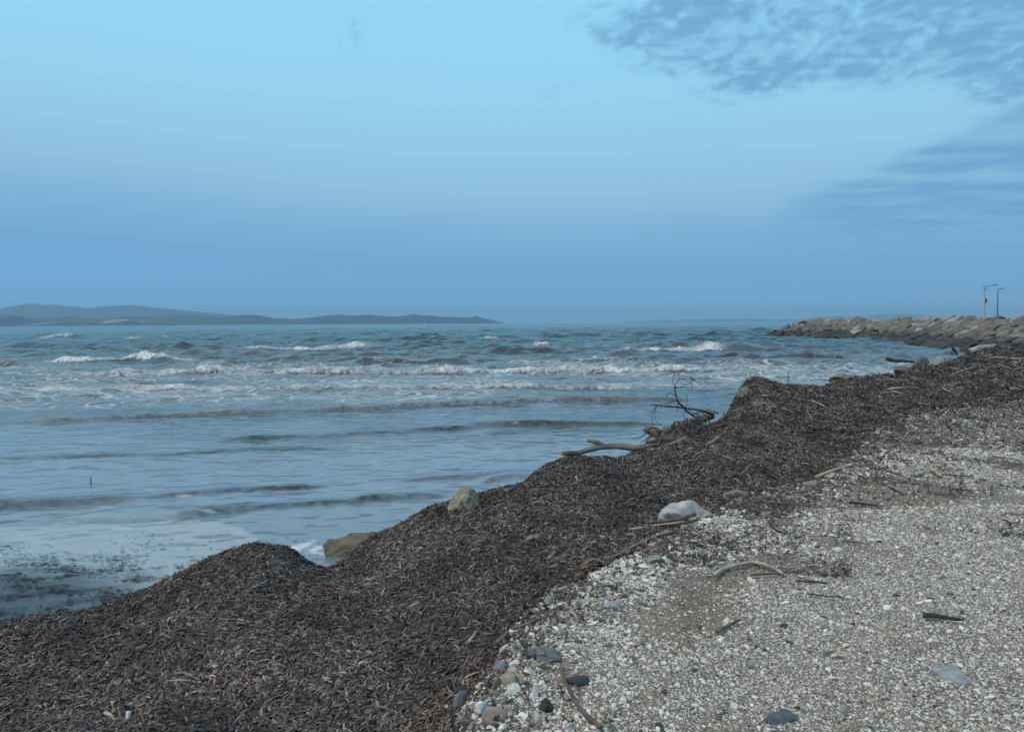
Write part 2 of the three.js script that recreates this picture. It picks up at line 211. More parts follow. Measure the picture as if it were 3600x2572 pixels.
function chop(x, z, step) {
  const d = -z, strength = sstep(9, 50, d) * 0.92 + 0.08; let h = 0;
  const gust = 0.75 + 0.5 * fbm(x * 0.05, z * 0.05, 2);
  for (const c of CHOP) {
    const fit = sstep(2.2, 4.5, c.L / step); if (fit <= 0) continue;
    const calm = sstep(c.L * 2.2, c.L * 9, d);
    h += c.a * fit * calm * (0.637 - Math.abs(Math.sin((c.kx * x + c.kz * z) * 0.5 + c.p + 0.9 * noise(x / c.L * 0.35 + c.p, z / c.L * 0.35)))) * 1.35 - 0.0;
  }
  return h * strength * gust;
}
{
  const xs = lines(-42000, 42000, [-24, 24], 0.16, 1.75), zs = lines(-42000, -3, [-32, -3], 0.08, 1.45, 30);
  const cols = xs.map(x => WAVES.map(w => waveAt(w, x)).filter(Boolean));
  const gap = zs.map((z, j) => Math.abs(zs[Math.min(j + 1, zs.length - 1)] - zs[Math.max(j - 1, 0)]) / 2);
  const gapX = xs.map((x, i) => Math.abs(xs[Math.min(i + 1, xs.length - 1)] - xs[Math.max(i - 1, 0)]) / 2);
  const cut = zs.findIndex(z => z > -66), part = (from, to) => { const g = sheet(xs, zs.slice(from, to), (x, z, i, jj) => { const j = jj + from;
    let h = 0;
    if (z > -3000) {
      h = chop(x, z, Math.max(gap[j], gapX[i]));
      for (const c of cols[i]) {
        const d = z - c.z, w = c.w; if (d > w.wf * 3 || d < -w.wb * 3) continue;
        const s = d > 0 ? d / w.wf : d / w.wb; const e = Math.exp(-s * s);
        h += w.a * c.env * e;
        if (w.foam > 0.15 && z > -90) h += w.a * w.foam * c.env * e * (0.55 * fbm(x * 2.4, z * 2.4 + w.s, 2) + 0.22 * noise(x * 7, z * 7));
      }
    }
    return [h - (x * x + z * z) / 12742000, 1, 1, 1];   // the earth curves away: the horizon lies some 5.5 km off
  }, (a, b, c, d, pos) => { const x = pos[a * 3], z = pos[a * 3 + 2]; return !(z > -45 && x > LX0 && x < LX1 - 1 && baseHeight(x, z) > 0.2 && baseHeight(x + 0.2, z + 0.1) > 0.2); }); g.deleteAttribute('color'); return g; };
  // foam, silt, weed and clear water, plus sky sheen and wave shade painted in
  const mix3 = (a, b, t) => [lerp(a[0], b[0], t), lerp(a[1], b[1], t), lerp(a[2], b[2], t)];
  const CLEAR = [0.03, 0.052, 0.054], SILT = [0.085, 0.092, 0.09], MILKYSHEEN = [0.225, 0.262, 0.288], FILM = [0.37, 0.385, 0.385], MUD = [0.06, 0.064, 0.066], WEEDSHADE = [0.03, 0.027, 0.027], FOAM = [0.7, 0.71, 0.7];
  const enc = v => 255 * (v <= 0.0031308 ? v * 12.92 : 1.055 * Math.pow(v, 1 / 2.4) - 0.055);
  // a thin sheet of water runs up the wet sand here, with a sharp rounded edge
  const FILMLINE = [[-7.4, -9.02], [-6.09, -9.07], [-5.65, -9.14], [-4.89, -9.23], [-4.62, -9.17], [-4.22, -9.28], [-4.0, -9.4], [-3.62, -9.31], [-3.2, -9.03], [-2.92, -8.6], [-2.7, -8.05], [-2.55, -7.39], [-2.57, -6.84], [-4.23, -5.09]], ROCK = [-1.72, -8.14];
  const filmEdge = (x, z) => { let best = 9, inside = false; for (let i = 0, j = FILMLINE.length - 1; i < FILMLINE.length; j = i++) { const [ax, az] = FILMLINE[j], [bx, bz] = FILMLINE[i], dx = bx - ax, dz = bz - az, t = clamp(((x - ax) * dx + (z - az) * dz) / (dx * dx + dz * dz)); best = Math.min(best, Math.hypot(x - ax - dx * t, z - az - dz * t)); if ((az > z) !== (bz > z) && x < (bx - ax) * (z - az) / (bz - az) + ax) inside = !inside; } return inside ? best : -best; };
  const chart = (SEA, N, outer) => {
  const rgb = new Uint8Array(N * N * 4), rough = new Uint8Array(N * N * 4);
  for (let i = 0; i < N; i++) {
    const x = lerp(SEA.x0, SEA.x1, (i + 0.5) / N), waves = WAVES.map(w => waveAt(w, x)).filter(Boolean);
    for (let j = 0; j < N; j++) {
      const z = lerp(SEA.z1, SEA.z0, (j + 0.5) / N), d = -z, k = (j * N + i) * 4;
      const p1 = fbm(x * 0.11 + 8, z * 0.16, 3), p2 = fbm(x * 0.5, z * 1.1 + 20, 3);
      let c = mix3(MILKYSHEEN, SILT, sstep(13, 24, d + p1 * 8 + p2 * 3));  // pale inshore water: silt with sky reflection mixed into its colour
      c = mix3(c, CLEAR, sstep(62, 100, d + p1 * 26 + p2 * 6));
      let foam = 0, weedShade = 0, muddy = 0;
      if (!outer && x > LX0 + 0.5 && x < 30 && d < 44) { const bed = baseHeight(x, z) + 0.05 * p2; if (bed > -0.4) { c = mix3(c, WEEDSHADE, 0.55 * sstep(-0.28, -0.02, bed) * clamp(0.5 + 1.2 * p2 + 0.5 * noise(x * 5, z * 5))); foam = 0.7 * sstep(0.05, 0.015, Math.abs(bed + 0.045)) * sstep(-0.05, 0.35, noise(x * 2.3, z * 2.3) + 0.3 * noise(x * 9, z * 9)); } }
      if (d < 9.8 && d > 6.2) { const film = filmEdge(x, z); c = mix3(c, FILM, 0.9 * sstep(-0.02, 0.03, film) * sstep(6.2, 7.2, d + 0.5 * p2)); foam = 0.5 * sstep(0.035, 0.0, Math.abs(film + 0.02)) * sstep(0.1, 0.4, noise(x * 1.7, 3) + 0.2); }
      if (d < 9.2 && x < -1.5) { const flat = Math.exp(-((((x + 4.9) / 1.6) ** 2 + ((z + 6.6) / 0.95) ** 2) ** 2)); c = mix3(c, MUD, clamp(flat * 1.2 + 0.7 * flat * fbm(x * 2, z * 5, 4))); foam *= 1 - flat; muddy = flat; }
      if (d < 9) { const ring = Math.hypot((x - ROCK[0]) / 0.34, (z - ROCK[1]) / 0.2) + 0.25 * noise(x * 9, z * 9); foam = Math.max(foam, sstep(0.35, 0.1, Math.abs(ring - 1.15)) * 0.8 * sstep(-0.3, 0.2, noise(x * 4, z * 4))); const jet = Math.hypot((x - ROCK[0] + 0.62 + (z - ROCK[1]) * 0.3) / 0.1, (z - ROCK[1] - 0.05) / 0.42) + 0.5 * noise(x * 8, z * 8); foam = Math.max(foam, sstep(1.1, 0.6, jet) * 0.85); }
      if (d > 8 && d < 180) {
        const wx = x + 0.5 * fbm(x * 0.8, z * 0.8, 2), wz = z + 0.4 * fbm(x * 0.8 + 9, z * 0.8 + 4, 2);
        const ridge = 1 - Math.abs(noise(wx * 1.25, wz * 1.9)) * 1.9, ridge2 = 1 - Math.abs(noise(wx * 3.1 + 7, wz * 4.4)) * 1.9, lace = Math.max(ridge, ridge2 * 0.88);
        // the surf zone keeps a net of foam
        let net = sstep(22, 30, d + p1 * 6) * sstep(60, 40, d + p1 * 9) * (0.74 + 0.7 * fbm(x * 0.14 + 50, z * 0.3, 2)) + 0.55 * sstep(5, 12, x) * sstep(25, 30, d) * sstep(46, 36, d);
        net += 0.55 * sstep(19, 25, d + p1 * 5) * sstep(31, 26, d) * sstep(6, -6, x);
        net += 0.26 * sstep(48, 58, d + p1 * 12) * sstep(120, 70, d) * clamp(0.4 + 1.6 * fbm(x * 0.1 + 7, z * 0.16, 3));
        for (const q of waves) {
          const w = q.w, s = z - q.z + w.wf * 0.45 * noise(x * 6 + w.s, z * 2); if (s > w.wf * 4 || s < -14) continue;
          if (w.foam > 0) { const band = s > 0 ? sstep(w.wf * 1.7, w.wf * 0.7, s + 0.3 * w.wf * noise(x * 4, w.s)) : sstep(-w.wb * 0.9, -w.wb * 0.1, s); foam = Math.max(foam, w.foam * q.env * band * (0.9 + 0.8 * fbm(x * 2.2, z * 3 + w.s, 3) + 0.5 * noise(x * 7, z * 6) + 0.35 * noise(x * 15, z * 12)) * (w.foam > 0.9 ? 1.05 : 1)); }
          if (w.trail > 0 && s < 0) net += w.trail * q.env * Math.exp(s / (w.wb * 2.4)) * 0.7;
          if (w.foam < 0.95 && d < 60) weedShade = Math.max(weedShade, q.env * (w.a > 0.1 && d < 12.5 ? sstep(0.36, 0.26, s + 0.14 * noise(x * 7, z * 12) + 0.1 * noise(x * 2, 5)) * sstep(-0.26, -0.14, s + 0.1 * noise(x * 7 + 3, z * 9)) : s > 0 ? sstep(w.wf * 2.6, w.wf * 0.6, s) : sstep(-w.wb * 0.5, 0, s)) * (0.85 + 0.4 * fbm(x * 3, z * 5, 2) + 0.4 * noise(x * 11, z * 13)) * (d > 40 ? 0.7 : 1));  // drifting weed bands, and the shade of steep wave fronts painted dark
        }
        const streak = fbm(wx * 0.55 + 3, wz * 3.4, 3); foam = Math.max(foam, sstep(1.04 - 0.42 * clamp(net), 1.12 - 0.28 * clamp(net), lace) * clamp(net * 1.2) * (0.5 + 0.35 * clamp(p2 + 0.3)), sstep(0.12, 0.75, streak + 0.45 * clamp(net) - 0.1) * clamp(net) * 0.34);
        if (d > 9 && d < 24) foam = Math.max(foam, sstep(0.6, 0.75, fbm(x * 1.4 + 4, z * 4.2, 3) * 1.1 + 0.12) * 0.4);
        if (d > 60) foam *= 0.96;
      }
      c = mix3(c, WEEDSHADE, clamp(weedShade) * 0.95); c = mix3(c, FOAM, clamp(foam));
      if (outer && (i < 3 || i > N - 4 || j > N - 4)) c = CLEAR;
      rgb[k] = enc(c[0]); rgb[k + 1] = enc(c[1]); rgb[k + 2] = enc(c[2]); rgb[k + 3] = 255;
      const q = outer && (j > N - 4 || i < 3 || i > N - 4) ? 0.12 : lerp(0.12, 0.85, clamp(foam * 1.4 + muddy * 0.3));
      rough[k] = rough[k + 1] = rough[k + 2] = q * 255; rough[k + 3] = 255;
    }
  }
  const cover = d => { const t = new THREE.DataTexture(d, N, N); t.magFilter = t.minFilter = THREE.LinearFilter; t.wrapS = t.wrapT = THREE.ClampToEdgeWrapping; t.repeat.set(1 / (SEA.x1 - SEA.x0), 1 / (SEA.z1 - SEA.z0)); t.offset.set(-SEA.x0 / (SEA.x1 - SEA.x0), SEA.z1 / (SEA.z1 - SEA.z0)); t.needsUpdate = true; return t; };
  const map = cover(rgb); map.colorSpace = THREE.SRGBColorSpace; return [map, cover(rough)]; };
  // wind ripples, a seamless 9 m patch
  const R = 512, TILE = 9, comp = []; seed(11);
  for (let n = 0; n < 46; n++) { const m = Math.round(6 * Math.pow(12, rnd())), a = rr(-0.95, 0.95); const ky = Math.round(m * Math.cos(a)), kx = Math.round(m * Math.sin(a)); comp.push([kx, ky, rr(0, 6.28), 0.0125 * rr(0.5, 1.3)]); }
  const ripple = texture(R, R, (i, j) => { let sx = 0, sy = 0; for (const [kx, ky, p, s] of comp) { const c = Math.cos(2 * Math.PI * (kx * i + ky * j) / R + p) * s / Math.hypot(kx, ky); sx += c * kx; sy += c * ky; } const q = 1 / Math.hypot(sx, sy, 1); return [(-sx * q * 0.5 + 0.5) * 255, (-sy * q * 0.5 + 0.5) * 255, (q * 0.5 + 0.5) * 255]; });
  ripple.repeat.set(1 / TILE, 1 / TILE);
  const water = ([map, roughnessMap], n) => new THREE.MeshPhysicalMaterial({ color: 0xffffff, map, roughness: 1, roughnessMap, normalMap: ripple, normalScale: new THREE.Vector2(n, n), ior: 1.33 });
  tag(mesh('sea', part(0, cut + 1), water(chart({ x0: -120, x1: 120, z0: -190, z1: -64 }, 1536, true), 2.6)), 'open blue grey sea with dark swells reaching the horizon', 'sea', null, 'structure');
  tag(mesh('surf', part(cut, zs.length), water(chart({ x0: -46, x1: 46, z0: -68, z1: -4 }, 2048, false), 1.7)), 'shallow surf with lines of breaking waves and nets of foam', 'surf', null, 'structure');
}

// ---------------------------------------------------------------- hills across the bay; all but the farthest carry haze blue in their tone
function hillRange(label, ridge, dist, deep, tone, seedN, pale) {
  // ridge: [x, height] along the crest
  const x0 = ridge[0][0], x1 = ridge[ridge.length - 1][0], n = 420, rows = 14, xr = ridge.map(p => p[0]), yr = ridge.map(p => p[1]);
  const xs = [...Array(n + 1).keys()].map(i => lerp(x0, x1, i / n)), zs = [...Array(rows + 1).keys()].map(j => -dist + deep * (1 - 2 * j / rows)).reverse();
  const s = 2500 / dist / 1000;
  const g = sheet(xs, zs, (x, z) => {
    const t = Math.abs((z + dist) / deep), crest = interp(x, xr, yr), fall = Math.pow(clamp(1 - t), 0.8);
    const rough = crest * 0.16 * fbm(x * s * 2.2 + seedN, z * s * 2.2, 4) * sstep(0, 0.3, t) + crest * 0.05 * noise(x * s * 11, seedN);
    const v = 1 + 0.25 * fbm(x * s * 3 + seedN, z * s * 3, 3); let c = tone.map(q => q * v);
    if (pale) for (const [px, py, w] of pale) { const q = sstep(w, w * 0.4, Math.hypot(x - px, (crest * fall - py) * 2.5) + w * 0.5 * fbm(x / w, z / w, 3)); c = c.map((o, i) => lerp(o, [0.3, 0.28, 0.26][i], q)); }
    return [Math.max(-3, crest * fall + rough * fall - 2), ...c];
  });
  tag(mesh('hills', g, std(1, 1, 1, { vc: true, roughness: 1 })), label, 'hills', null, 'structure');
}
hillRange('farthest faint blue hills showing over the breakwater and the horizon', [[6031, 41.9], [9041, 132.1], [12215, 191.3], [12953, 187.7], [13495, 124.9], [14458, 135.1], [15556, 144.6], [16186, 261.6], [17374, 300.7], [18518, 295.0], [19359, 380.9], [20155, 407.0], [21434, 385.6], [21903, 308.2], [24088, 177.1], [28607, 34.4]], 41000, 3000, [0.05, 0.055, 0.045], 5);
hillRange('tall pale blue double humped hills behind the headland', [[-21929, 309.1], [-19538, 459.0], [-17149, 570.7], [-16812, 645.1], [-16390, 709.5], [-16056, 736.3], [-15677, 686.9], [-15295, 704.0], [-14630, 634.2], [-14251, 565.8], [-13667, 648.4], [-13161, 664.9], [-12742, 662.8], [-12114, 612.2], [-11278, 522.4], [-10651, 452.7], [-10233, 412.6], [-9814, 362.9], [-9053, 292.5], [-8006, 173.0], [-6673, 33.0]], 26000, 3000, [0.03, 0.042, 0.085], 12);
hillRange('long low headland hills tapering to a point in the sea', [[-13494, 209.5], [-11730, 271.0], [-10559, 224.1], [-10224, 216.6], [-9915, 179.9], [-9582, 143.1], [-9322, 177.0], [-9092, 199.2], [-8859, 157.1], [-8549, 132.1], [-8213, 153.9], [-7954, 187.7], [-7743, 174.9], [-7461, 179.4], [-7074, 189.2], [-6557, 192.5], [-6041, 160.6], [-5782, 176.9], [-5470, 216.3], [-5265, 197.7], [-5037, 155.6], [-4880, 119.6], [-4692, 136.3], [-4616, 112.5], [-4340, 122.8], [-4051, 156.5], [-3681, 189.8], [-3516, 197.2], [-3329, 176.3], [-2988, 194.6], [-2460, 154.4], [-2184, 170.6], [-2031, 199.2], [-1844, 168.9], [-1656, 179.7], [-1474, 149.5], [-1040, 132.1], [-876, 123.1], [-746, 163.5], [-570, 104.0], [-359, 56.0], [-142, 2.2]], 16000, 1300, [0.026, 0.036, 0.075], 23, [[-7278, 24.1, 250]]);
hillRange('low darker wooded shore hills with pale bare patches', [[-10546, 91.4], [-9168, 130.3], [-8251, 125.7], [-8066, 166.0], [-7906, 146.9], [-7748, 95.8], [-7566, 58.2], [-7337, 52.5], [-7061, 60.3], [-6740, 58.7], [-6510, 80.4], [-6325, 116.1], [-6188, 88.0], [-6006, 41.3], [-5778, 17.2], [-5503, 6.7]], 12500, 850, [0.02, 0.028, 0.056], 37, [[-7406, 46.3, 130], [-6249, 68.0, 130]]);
scene.fog = new THREE.FogExp2(new THREE.Color().setRGB(0.56, 0.84, 1.0), 0.000046);

// ---------------------------------------------------------------- rocks
function rockGeometry(n, detail, cuts, rough, crease = 0.5, low = 0.5, high = 0.82) {
  seed(n * 977 + 3);
  let g = new THREE.IcosahedronGeometry(1, detail); g.deleteAttribute('uv'); g.deleteAttribute('normal');
  const planes = []; for (let i = 0; i < cuts; i++) { const a = rr(0, 6.283), y = rr(-1, 1), q = Math.sqrt(1 - y * y); planes.push([Math.cos(a) * q, y, Math.sin(a) * q, rr(low, high)]); }
  const p = g.attributes.position, o = rr(0, 99), col = new Float32Array(p.count * 3);
  for (let i = 0; i < p.count; i++) {
    let x = p.getX(i), y = p.getY(i), z = p.getZ(i), f = 1;
    for (const [a, b, c, d] of planes) { const k = x * a + y * b + z * c; if (k * f > d) f = d / k; }
    f *= 1 + rough * (fbm(x * 1.6 + o + y, z * 1.6 + y * 1.3, 5));
    p.setXYZ(i, x * f, y * f, z * f);
    const v = clamp(1 + 0.42 * fbm(x * 3.1 + o, z * 3.1 + y * 2.7, 3) + 0.3 * sstep(0.05, 0.3, fbm(x * 2.2 + o + 9, z * 2.2 - y * 2.4, 2)) - 0.12, 0.4, 1.6); col[i * 3] = v; col[i * 3 + 1] = v * (1 + 0.04 * noise(x * 2 + o, y * 2)); col[i * 3 + 2] = v;
  }
  g.setAttribute('color', new THREE.BufferAttribute(col, 3));
  return toCreasedNormals(g, crease);
}
const BOULDER = [...Array(10).keys()].map(i => rockGeometry(i + 1, 3, 15, 0.09, 0.35)), SMOOTH = [...Array(6).keys()].map(i => rockGeometry(i + 31, 9, 7, 0.24)), RUGGED = [...Array(4).keys()].map(i => rockGeometry(i + 201, 10, 11, 0.3, 0.35, 0.7, 0.94)), COBBLE = [...Array(6).keys()].map(i => rockGeometry(i + 61, 1, 6, 0.15));
const BLOCK = [0, 1].map(i => { const g = RUGGED[i + 1].clone(), p = g.attributes.position; for (let k = 0; k < p.count; k++) { const q = v => Math.sign(v) * Math.pow(Math.abs(v), 0.55), x = p.getX(k), y = p.getY(k), z = p.getZ(k), f = 1 + 0.1 * fbm(x * 2.6 + z * 1.7 + i * 9, y * 2.6 - z, 4); p.setXYZ(k, q(x) * f, q(y) * f * (1 + 0.3 * sstep(-0.4, -0.75, x)), q(z) * f); } return toCreasedNormals(g, 0.35); });
const ROCKMAT = {}; function rockMat(r, g, b, rough = 0.92) { const k = [r, g, b, rough].join(); return ROCKMAT[k] ??= std(r, g, b, { vc: true, roughness: rough }); }

// ---------------------------------------------------------------- breakwater of quarried blocks, and the made ground behind it
{
  const PATH = [[51, -131], [45, -131], [41.6, -126.5], [43.4, -118], [46, -107], [46, -97], [42, -83.5], [38, -70], [35, -60], [31, -50], [27, -42], [23.6, -35], [22, -30.5]];
  const pts = PATH.map(p => new THREE.Vector3(p[0], 0, p[1])), curve = new THREE.CatmullRomCurve3(pts, false, 'centripetal'), len = curve.getLength();
  const bw = group('breakwater', 0, 0, 0);
  tag(bw, 'breakwater of heaped tan and grey quarry blocks running out into the sea', 'breakwater');
  const TOP = 2.32, at = (s, up) => { const q = curve.getPointAt(clamp(s / len)), t = curve.getTangentAt(clamp(s / len)), run = lerp(7.5, 5.2, clamp(s / 40)); const base = s > len - 26 ? lerp(0.15, 0.7, clamp((s - len + 26) / 20)) : 0.12; return { p: new THREE.Vector3(q.x + t.z * run * up, lerp(base, TOP, Math.min(up, 1)), q.z - t.x * run * up), t, n: new THREE.Vector3(-t.z * TOP, run, t.x * TOP).normalize() }; };
  { const cx = [], ci = [], NS = 90, NU = 7, U = [-0.35, 0, 0.3, 0.6, 0.92, 1.0, 2.6];
    for (let i = 0; i <= NS; i++) for (let j = 0; j < NU; j++) { const q = at(len * i / NS, U[j]).p; cx.push(q.x, j === 0 ? -1.2 : q.y - (i < 12 ? 1.1 : 0.6), q.z); }
    for (let i = 0; i < NS; i++) for (let j = 0; j < NU - 1; j++) { const k = i * NU + j; ci.push(k, k + NU, k + 1, k + 1, k + NU, k + NU + 1); }
    const g = new THREE.BufferGeometry(); g.setAttribute('position', new THREE.Float32BufferAttribute(cx, 3)); g.setIndex(ci); g.computeVertexNormals(); mesh('core', g, std(0.31, 0.275, 0.235, { side: THREE.DoubleSide }), bw); }
  seed(404);
  const dry = [[0.2, 0.165, 0.13], [0.17, 0.15, 0.128], [0.24, 0.205, 0.165], [0.12, 0.108, 0.097], [0.19, 0.14, 0.11], [0.31, 0.275, 0.235], [0.15, 0.145, 0.14]], wet = [[0.05, 0.05, 0.048], [0.07, 0.066, 0.06], [0.04, 0.042, 0.042]];
  const spots = [];
  for (let row = 0; row < 7; row++) {
    let s = rr(0, 1.2);
    while (s < len) {
      const far = 1 - s / len, wide = lerp(0.85, 1.3, sstep(0.15, 0.75, far)) * rr(0.8, 1.25);
      spots.push({ s: s + wide / 2, up: [0.02, 0.19, 0.36, 0.53, 0.7, 0.88, 1.08][row] + rr(-0.05, 0.05), wide, row }); s += wide * 0.9;
    }
  }
  const shown = spots.filter(q => !(q.row === 6 && q.s < 8)).slice();
  const order = shown.map((q, i) => [q, at(q.s, q.up).p]).sort((a, b) => b[1].z - a[1].z), rest = [];
  order.forEach(([q, p], i) => {
    const f = at(q.s, q.up), c = q.row < 2 || (q.row === 2 && rnd() < 0.3) ? wet[Math.floor(rnd() * 3)] : q.row === 2 || (q.row === 3 && rnd() < 0.3) ? [0.13, 0.115, 0.1] : dry[Math.floor(rnd() * 7)];
    const yellow = Math.abs(f.p.z + 108) < 1.2 && q.row === 2;
    const up = new THREE.Vector3(f.n.x, 0, f.n.z), slope = new THREE.Vector3(f.t.z, 0, -f.t.x), run = 5.5, long = slope.clone().setY(TOP / run).normalize();
    const nrm = new THREE.Vector3().crossVectors(f.t, long).normalize(); if (nrm.y < 0) nrm.negate();
    const m4 = new THREE.Matrix4().makeBasis(f.t, nrm, new THREE.Vector3().crossVectors(f.t, nrm));
    const quat = new THREE.Quaternion().setFromRotationMatrix(m4).multiply(new THREE.Quaternion().setFromEuler(new THREE.Euler(rr(-0.25, 0.4), rr(-0.5, 0.5), rr(-0.45, 0.45))));
    const size = new THREE.Vector3(q.wide * rr(0.5, 0.66), rr(0.26, 0.46) * (0.6 + q.wide * 0.35), rr(0.95, 1.5) * (0.55 + q.wide * 0.3));
    const geo = BOULDER[i % 10], mat = yellow ? rockMat(0.42, 0.32, 0.18) : rockMat(...c);
    const pos = f.p.clone().addScaledVector(nrm, rr(-0.15, 0.12));
    if (q.row === 6) pos.y += rr(-0.1, 0.1);
    if (i < 300) { const m = mesh('stone', geo, mat, bw); m.position.copy(pos); m.quaternion.copy(quat); m.scale.copy(size); }
    else { const g = geo.clone().applyMatrix4(new THREE.Matrix4().compose(pos, quat, size)); const cc = g.attributes.color, k = yellow ? [0.42, 0.32, 0.18] : c; for (let v = 0; v < cc.count; v++) cc.setXYZ(v, cc.getX(v) * k[0], cc.getY(v) * k[1], cc.getZ(v) * k[2]); rest.push(g); }
  });
  if (rest.length) { const m = mesh('far_stones', mergeGeometries(rest), std(1, 1, 1, { vc: true }), bw); m.userData.kind = 'stuff'; }
  const yard = new THREE.Shape([[47, -125], [50.5, -128], [90, -128], [130, -100], [130, -20], [34, -20], [30, -32], [34, -40], [44, -62], [51, -84], [54, -97], [53, -110]].map(p => new THREE.Vector2(p[0], -p[1])));
  const yg = new THREE.ExtrudeGeometry(yard, { depth: 2.2, bevelEnabled: false }); yg.rotateX(-Math.PI / 2); yg.translate(0, -0.05, 0);
  tag(mesh('quay_ground', yg, std(0.2, 0.18, 0.155)), 'level sandy quay ground behind the breakwater stones', 'ground', null, 'structure');
}

// ---------------------------------------------------------------- tapered limbs
function limbGeometry(points, r0, r1, o = {}) {
  const curve = new THREE.CatmullRomCurve3(points.map(p => new THREE.Vector3(...p)), false, 'catmullrom', 0.35), L = curve.getLength();
  const n = Math.max(3, Math.min(o.seg ?? 24, Math.round(L / (r0 * 2.2)) + points.length)), m = o.sides ?? 8, pos = [], col = [], idx = [], fr = curve.computeFrenetFrames(n, false), bump = o.bump ?? 0.18, s = o.seed ?? 1;
  for (let i = 0; i <= n; i++) {
    const t = i / n, c = curve.getPointAt(t), r = lerp(r0, r1, t);
    for (let j = 0; j < m; j++) { const a = j / m * Math.PI * 2, q = r * (1 + bump * noise(i * 0.7 + s, j * 1.3)); const ragged = bump > 0 && (i === 0 || i === n) ? (noise(j * 1.7 + s, i + 3) * r * 1.1) : 0, x = Math.cos(a) * q, y = Math.sin(a) * q, gr = o.plain ? 1 : clamp(0.95 + 0.55 * noise(j * 2.3 + s * 3, i * 0.35) + 0.4 * noise(i * 0.5 + s * 5, 7.7), 0.45, 1.6); col.push(gr, gr * 0.98, gr * 0.95); pos.push(c.x + fr.tangents[i].x * ragged + fr.normals[i].x * x + fr.binormals[i].x * y, c.y + fr.tangents[i].y * ragged + fr.normals[i].y * x + fr.binormals[i].y * y, c.z + fr.tangents[i].z * ragged + fr.normals[i].z * x + fr.binormals[i].z * y); }
  }
  for (let i = 0; i < n; i++) for (let j = 0; j < m; j++) { const a = i * m + j, b = i * m + (j + 1) % m; idx.push(a, b, a + m, b, b + m, a + m); }
  for (const [i, flip] of [[0, 1], [n, 0]]) { const c = curve.getPointAt(i / n), k = pos.length / 3; pos.push(c.x, c.y, c.z); col.push(0.8, 0.78, 0.75); for (let j = 0; j < m; j++) { const a = i * m + j, b = i * m + (j + 1) % m; flip ? idx.push(k, b, a) : idx.push(k, a, b); } }
  const g = new THREE.BufferGeometry(); g.setAttribute('position', new THREE.Float32BufferAttribute(pos, 3)); g.setAttribute('color', new THREE.Float32BufferAttribute(col, 3)); g.setIndex(idx); g.computeVertexNormals(); return g;
}
const bark = (r, g, b) => std(r, g, b, { vc: true });
const WOOD = { grey: bark(0.21, 0.18, 0.15), brown: bark(0.13, 0.097, 0.075), dark: bark(0.045, 0.04, 0.038), black: bark(0.022, 0.021, 0.022), pale: bark(0.42, 0.36, 0.29), reed: bark(0.45, 0.37, 0.24), tan: bark(0.17, 0.125, 0.09), log: bark(0.27, 0.23, 0.19) };

// ---------------------------------------------------------------- street lamps on the quay
{
  const pole = (x, z, h, r0, r1, mat, t) => { const g = new THREE.CylinderGeometry(r1, r0, h, 12); g.translate(x, h / 2, z); return mesh('pole', g, mat, t); };
  const concrete = std(0.42, 0.4, 0.36), steel = std(0.1, 0.13, 0.15, { metalness: 0.3, roughness: 0.6 }), darkHead = std(0.05, 0.07, 0.09, { roughness: 0.5 });
  const a = group('street_lamp', 67.1, 2.15, -110); tag(a, 'street lamp on thick pale concrete pole with long arm and side box', 'street lamp', 'street lamps on the quay');
  pole(0, 0, 5.05, 0.16, 0.085, concrete, a);
  mesh('arm', limbGeometry([[-0.42, 5.12, 0], [0, 5.1, 0], [0.9, 5.22, 0], [1.15, 5.27, 0]], 0.04, 0.03, { bump: 0 }), steel, a);
  const h1 = new THREE.SphereGeometry(1, 14, 8); h1.scale(0.5, 0.06, 0.13); h1.rotateZ(0.13); h1.translate(1.45, 5.31, 0); mesh('lamp_head', h1, darkHead, a);
  const br = new THREE.BoxGeometry(0.34, 0.12, 0.12); br.translate(0.0, 4.78, 0); mesh('bracket', br, darkHead, a);
  const bx = new THREE.BoxGeometry(0.16, 0.72, 0.2); bx.translate(0.13, 3.05, 0.05); const box = mesh('meter_box', bx, std(0.09, 0.085, 0.075), a);
  const dr = new THREE.BoxGeometry(0.2, 0.62, 0.16); dr.translate(0.31, 3.08, 0.05); mesh('cover', dr, std(0.4, 0.42, 0.4), box);
  const b = group('street_lamp', 78.4, 2.15, -125); tag(b, 'street lamp on slim dark steel pole with short tilted head', 'street lamp', 'street lamps on the quay');
  pole(0, 0, 5.15, 0.11, 0.06, steel, b);
  mesh('arm', limbGeometry([[-0.08, 5.12, 0], [0.12, 5.16, 0], [0.36, 5.38, 0]], 0.05, 0.04, { bump: 0 }), steel, b);
  const h2 = new THREE.SphereGeometry(1, 14, 8); h2.scale(0.36, 0.075, 0.15); h2.rotateZ(0.1); h2.translate(0.66, 5.42, 0); mesh('lamp_head', h2, darkHead, b);
  for (const [y0, y1] of [[7.0, 6.75], [6.55, 5.9]]) {
    const w = mesh('power_line', limbGeometry([[67.2, y0, -110], [78, y0 - 0.45, -112], [90, y1 - 0.3, -114], [102, y1, -116]], 0.007, 0.007, { bump: 0, sides: 5, seg: 24 }), std(0.05, 0.06, 0.07)); tag(w, y0 > 6.8 ? 'upper thin power line strung from the concrete lamp pole' : 'lower thin power line strung from the concrete lamp pole', 'power line', 'power lines over the quay');
  }
}
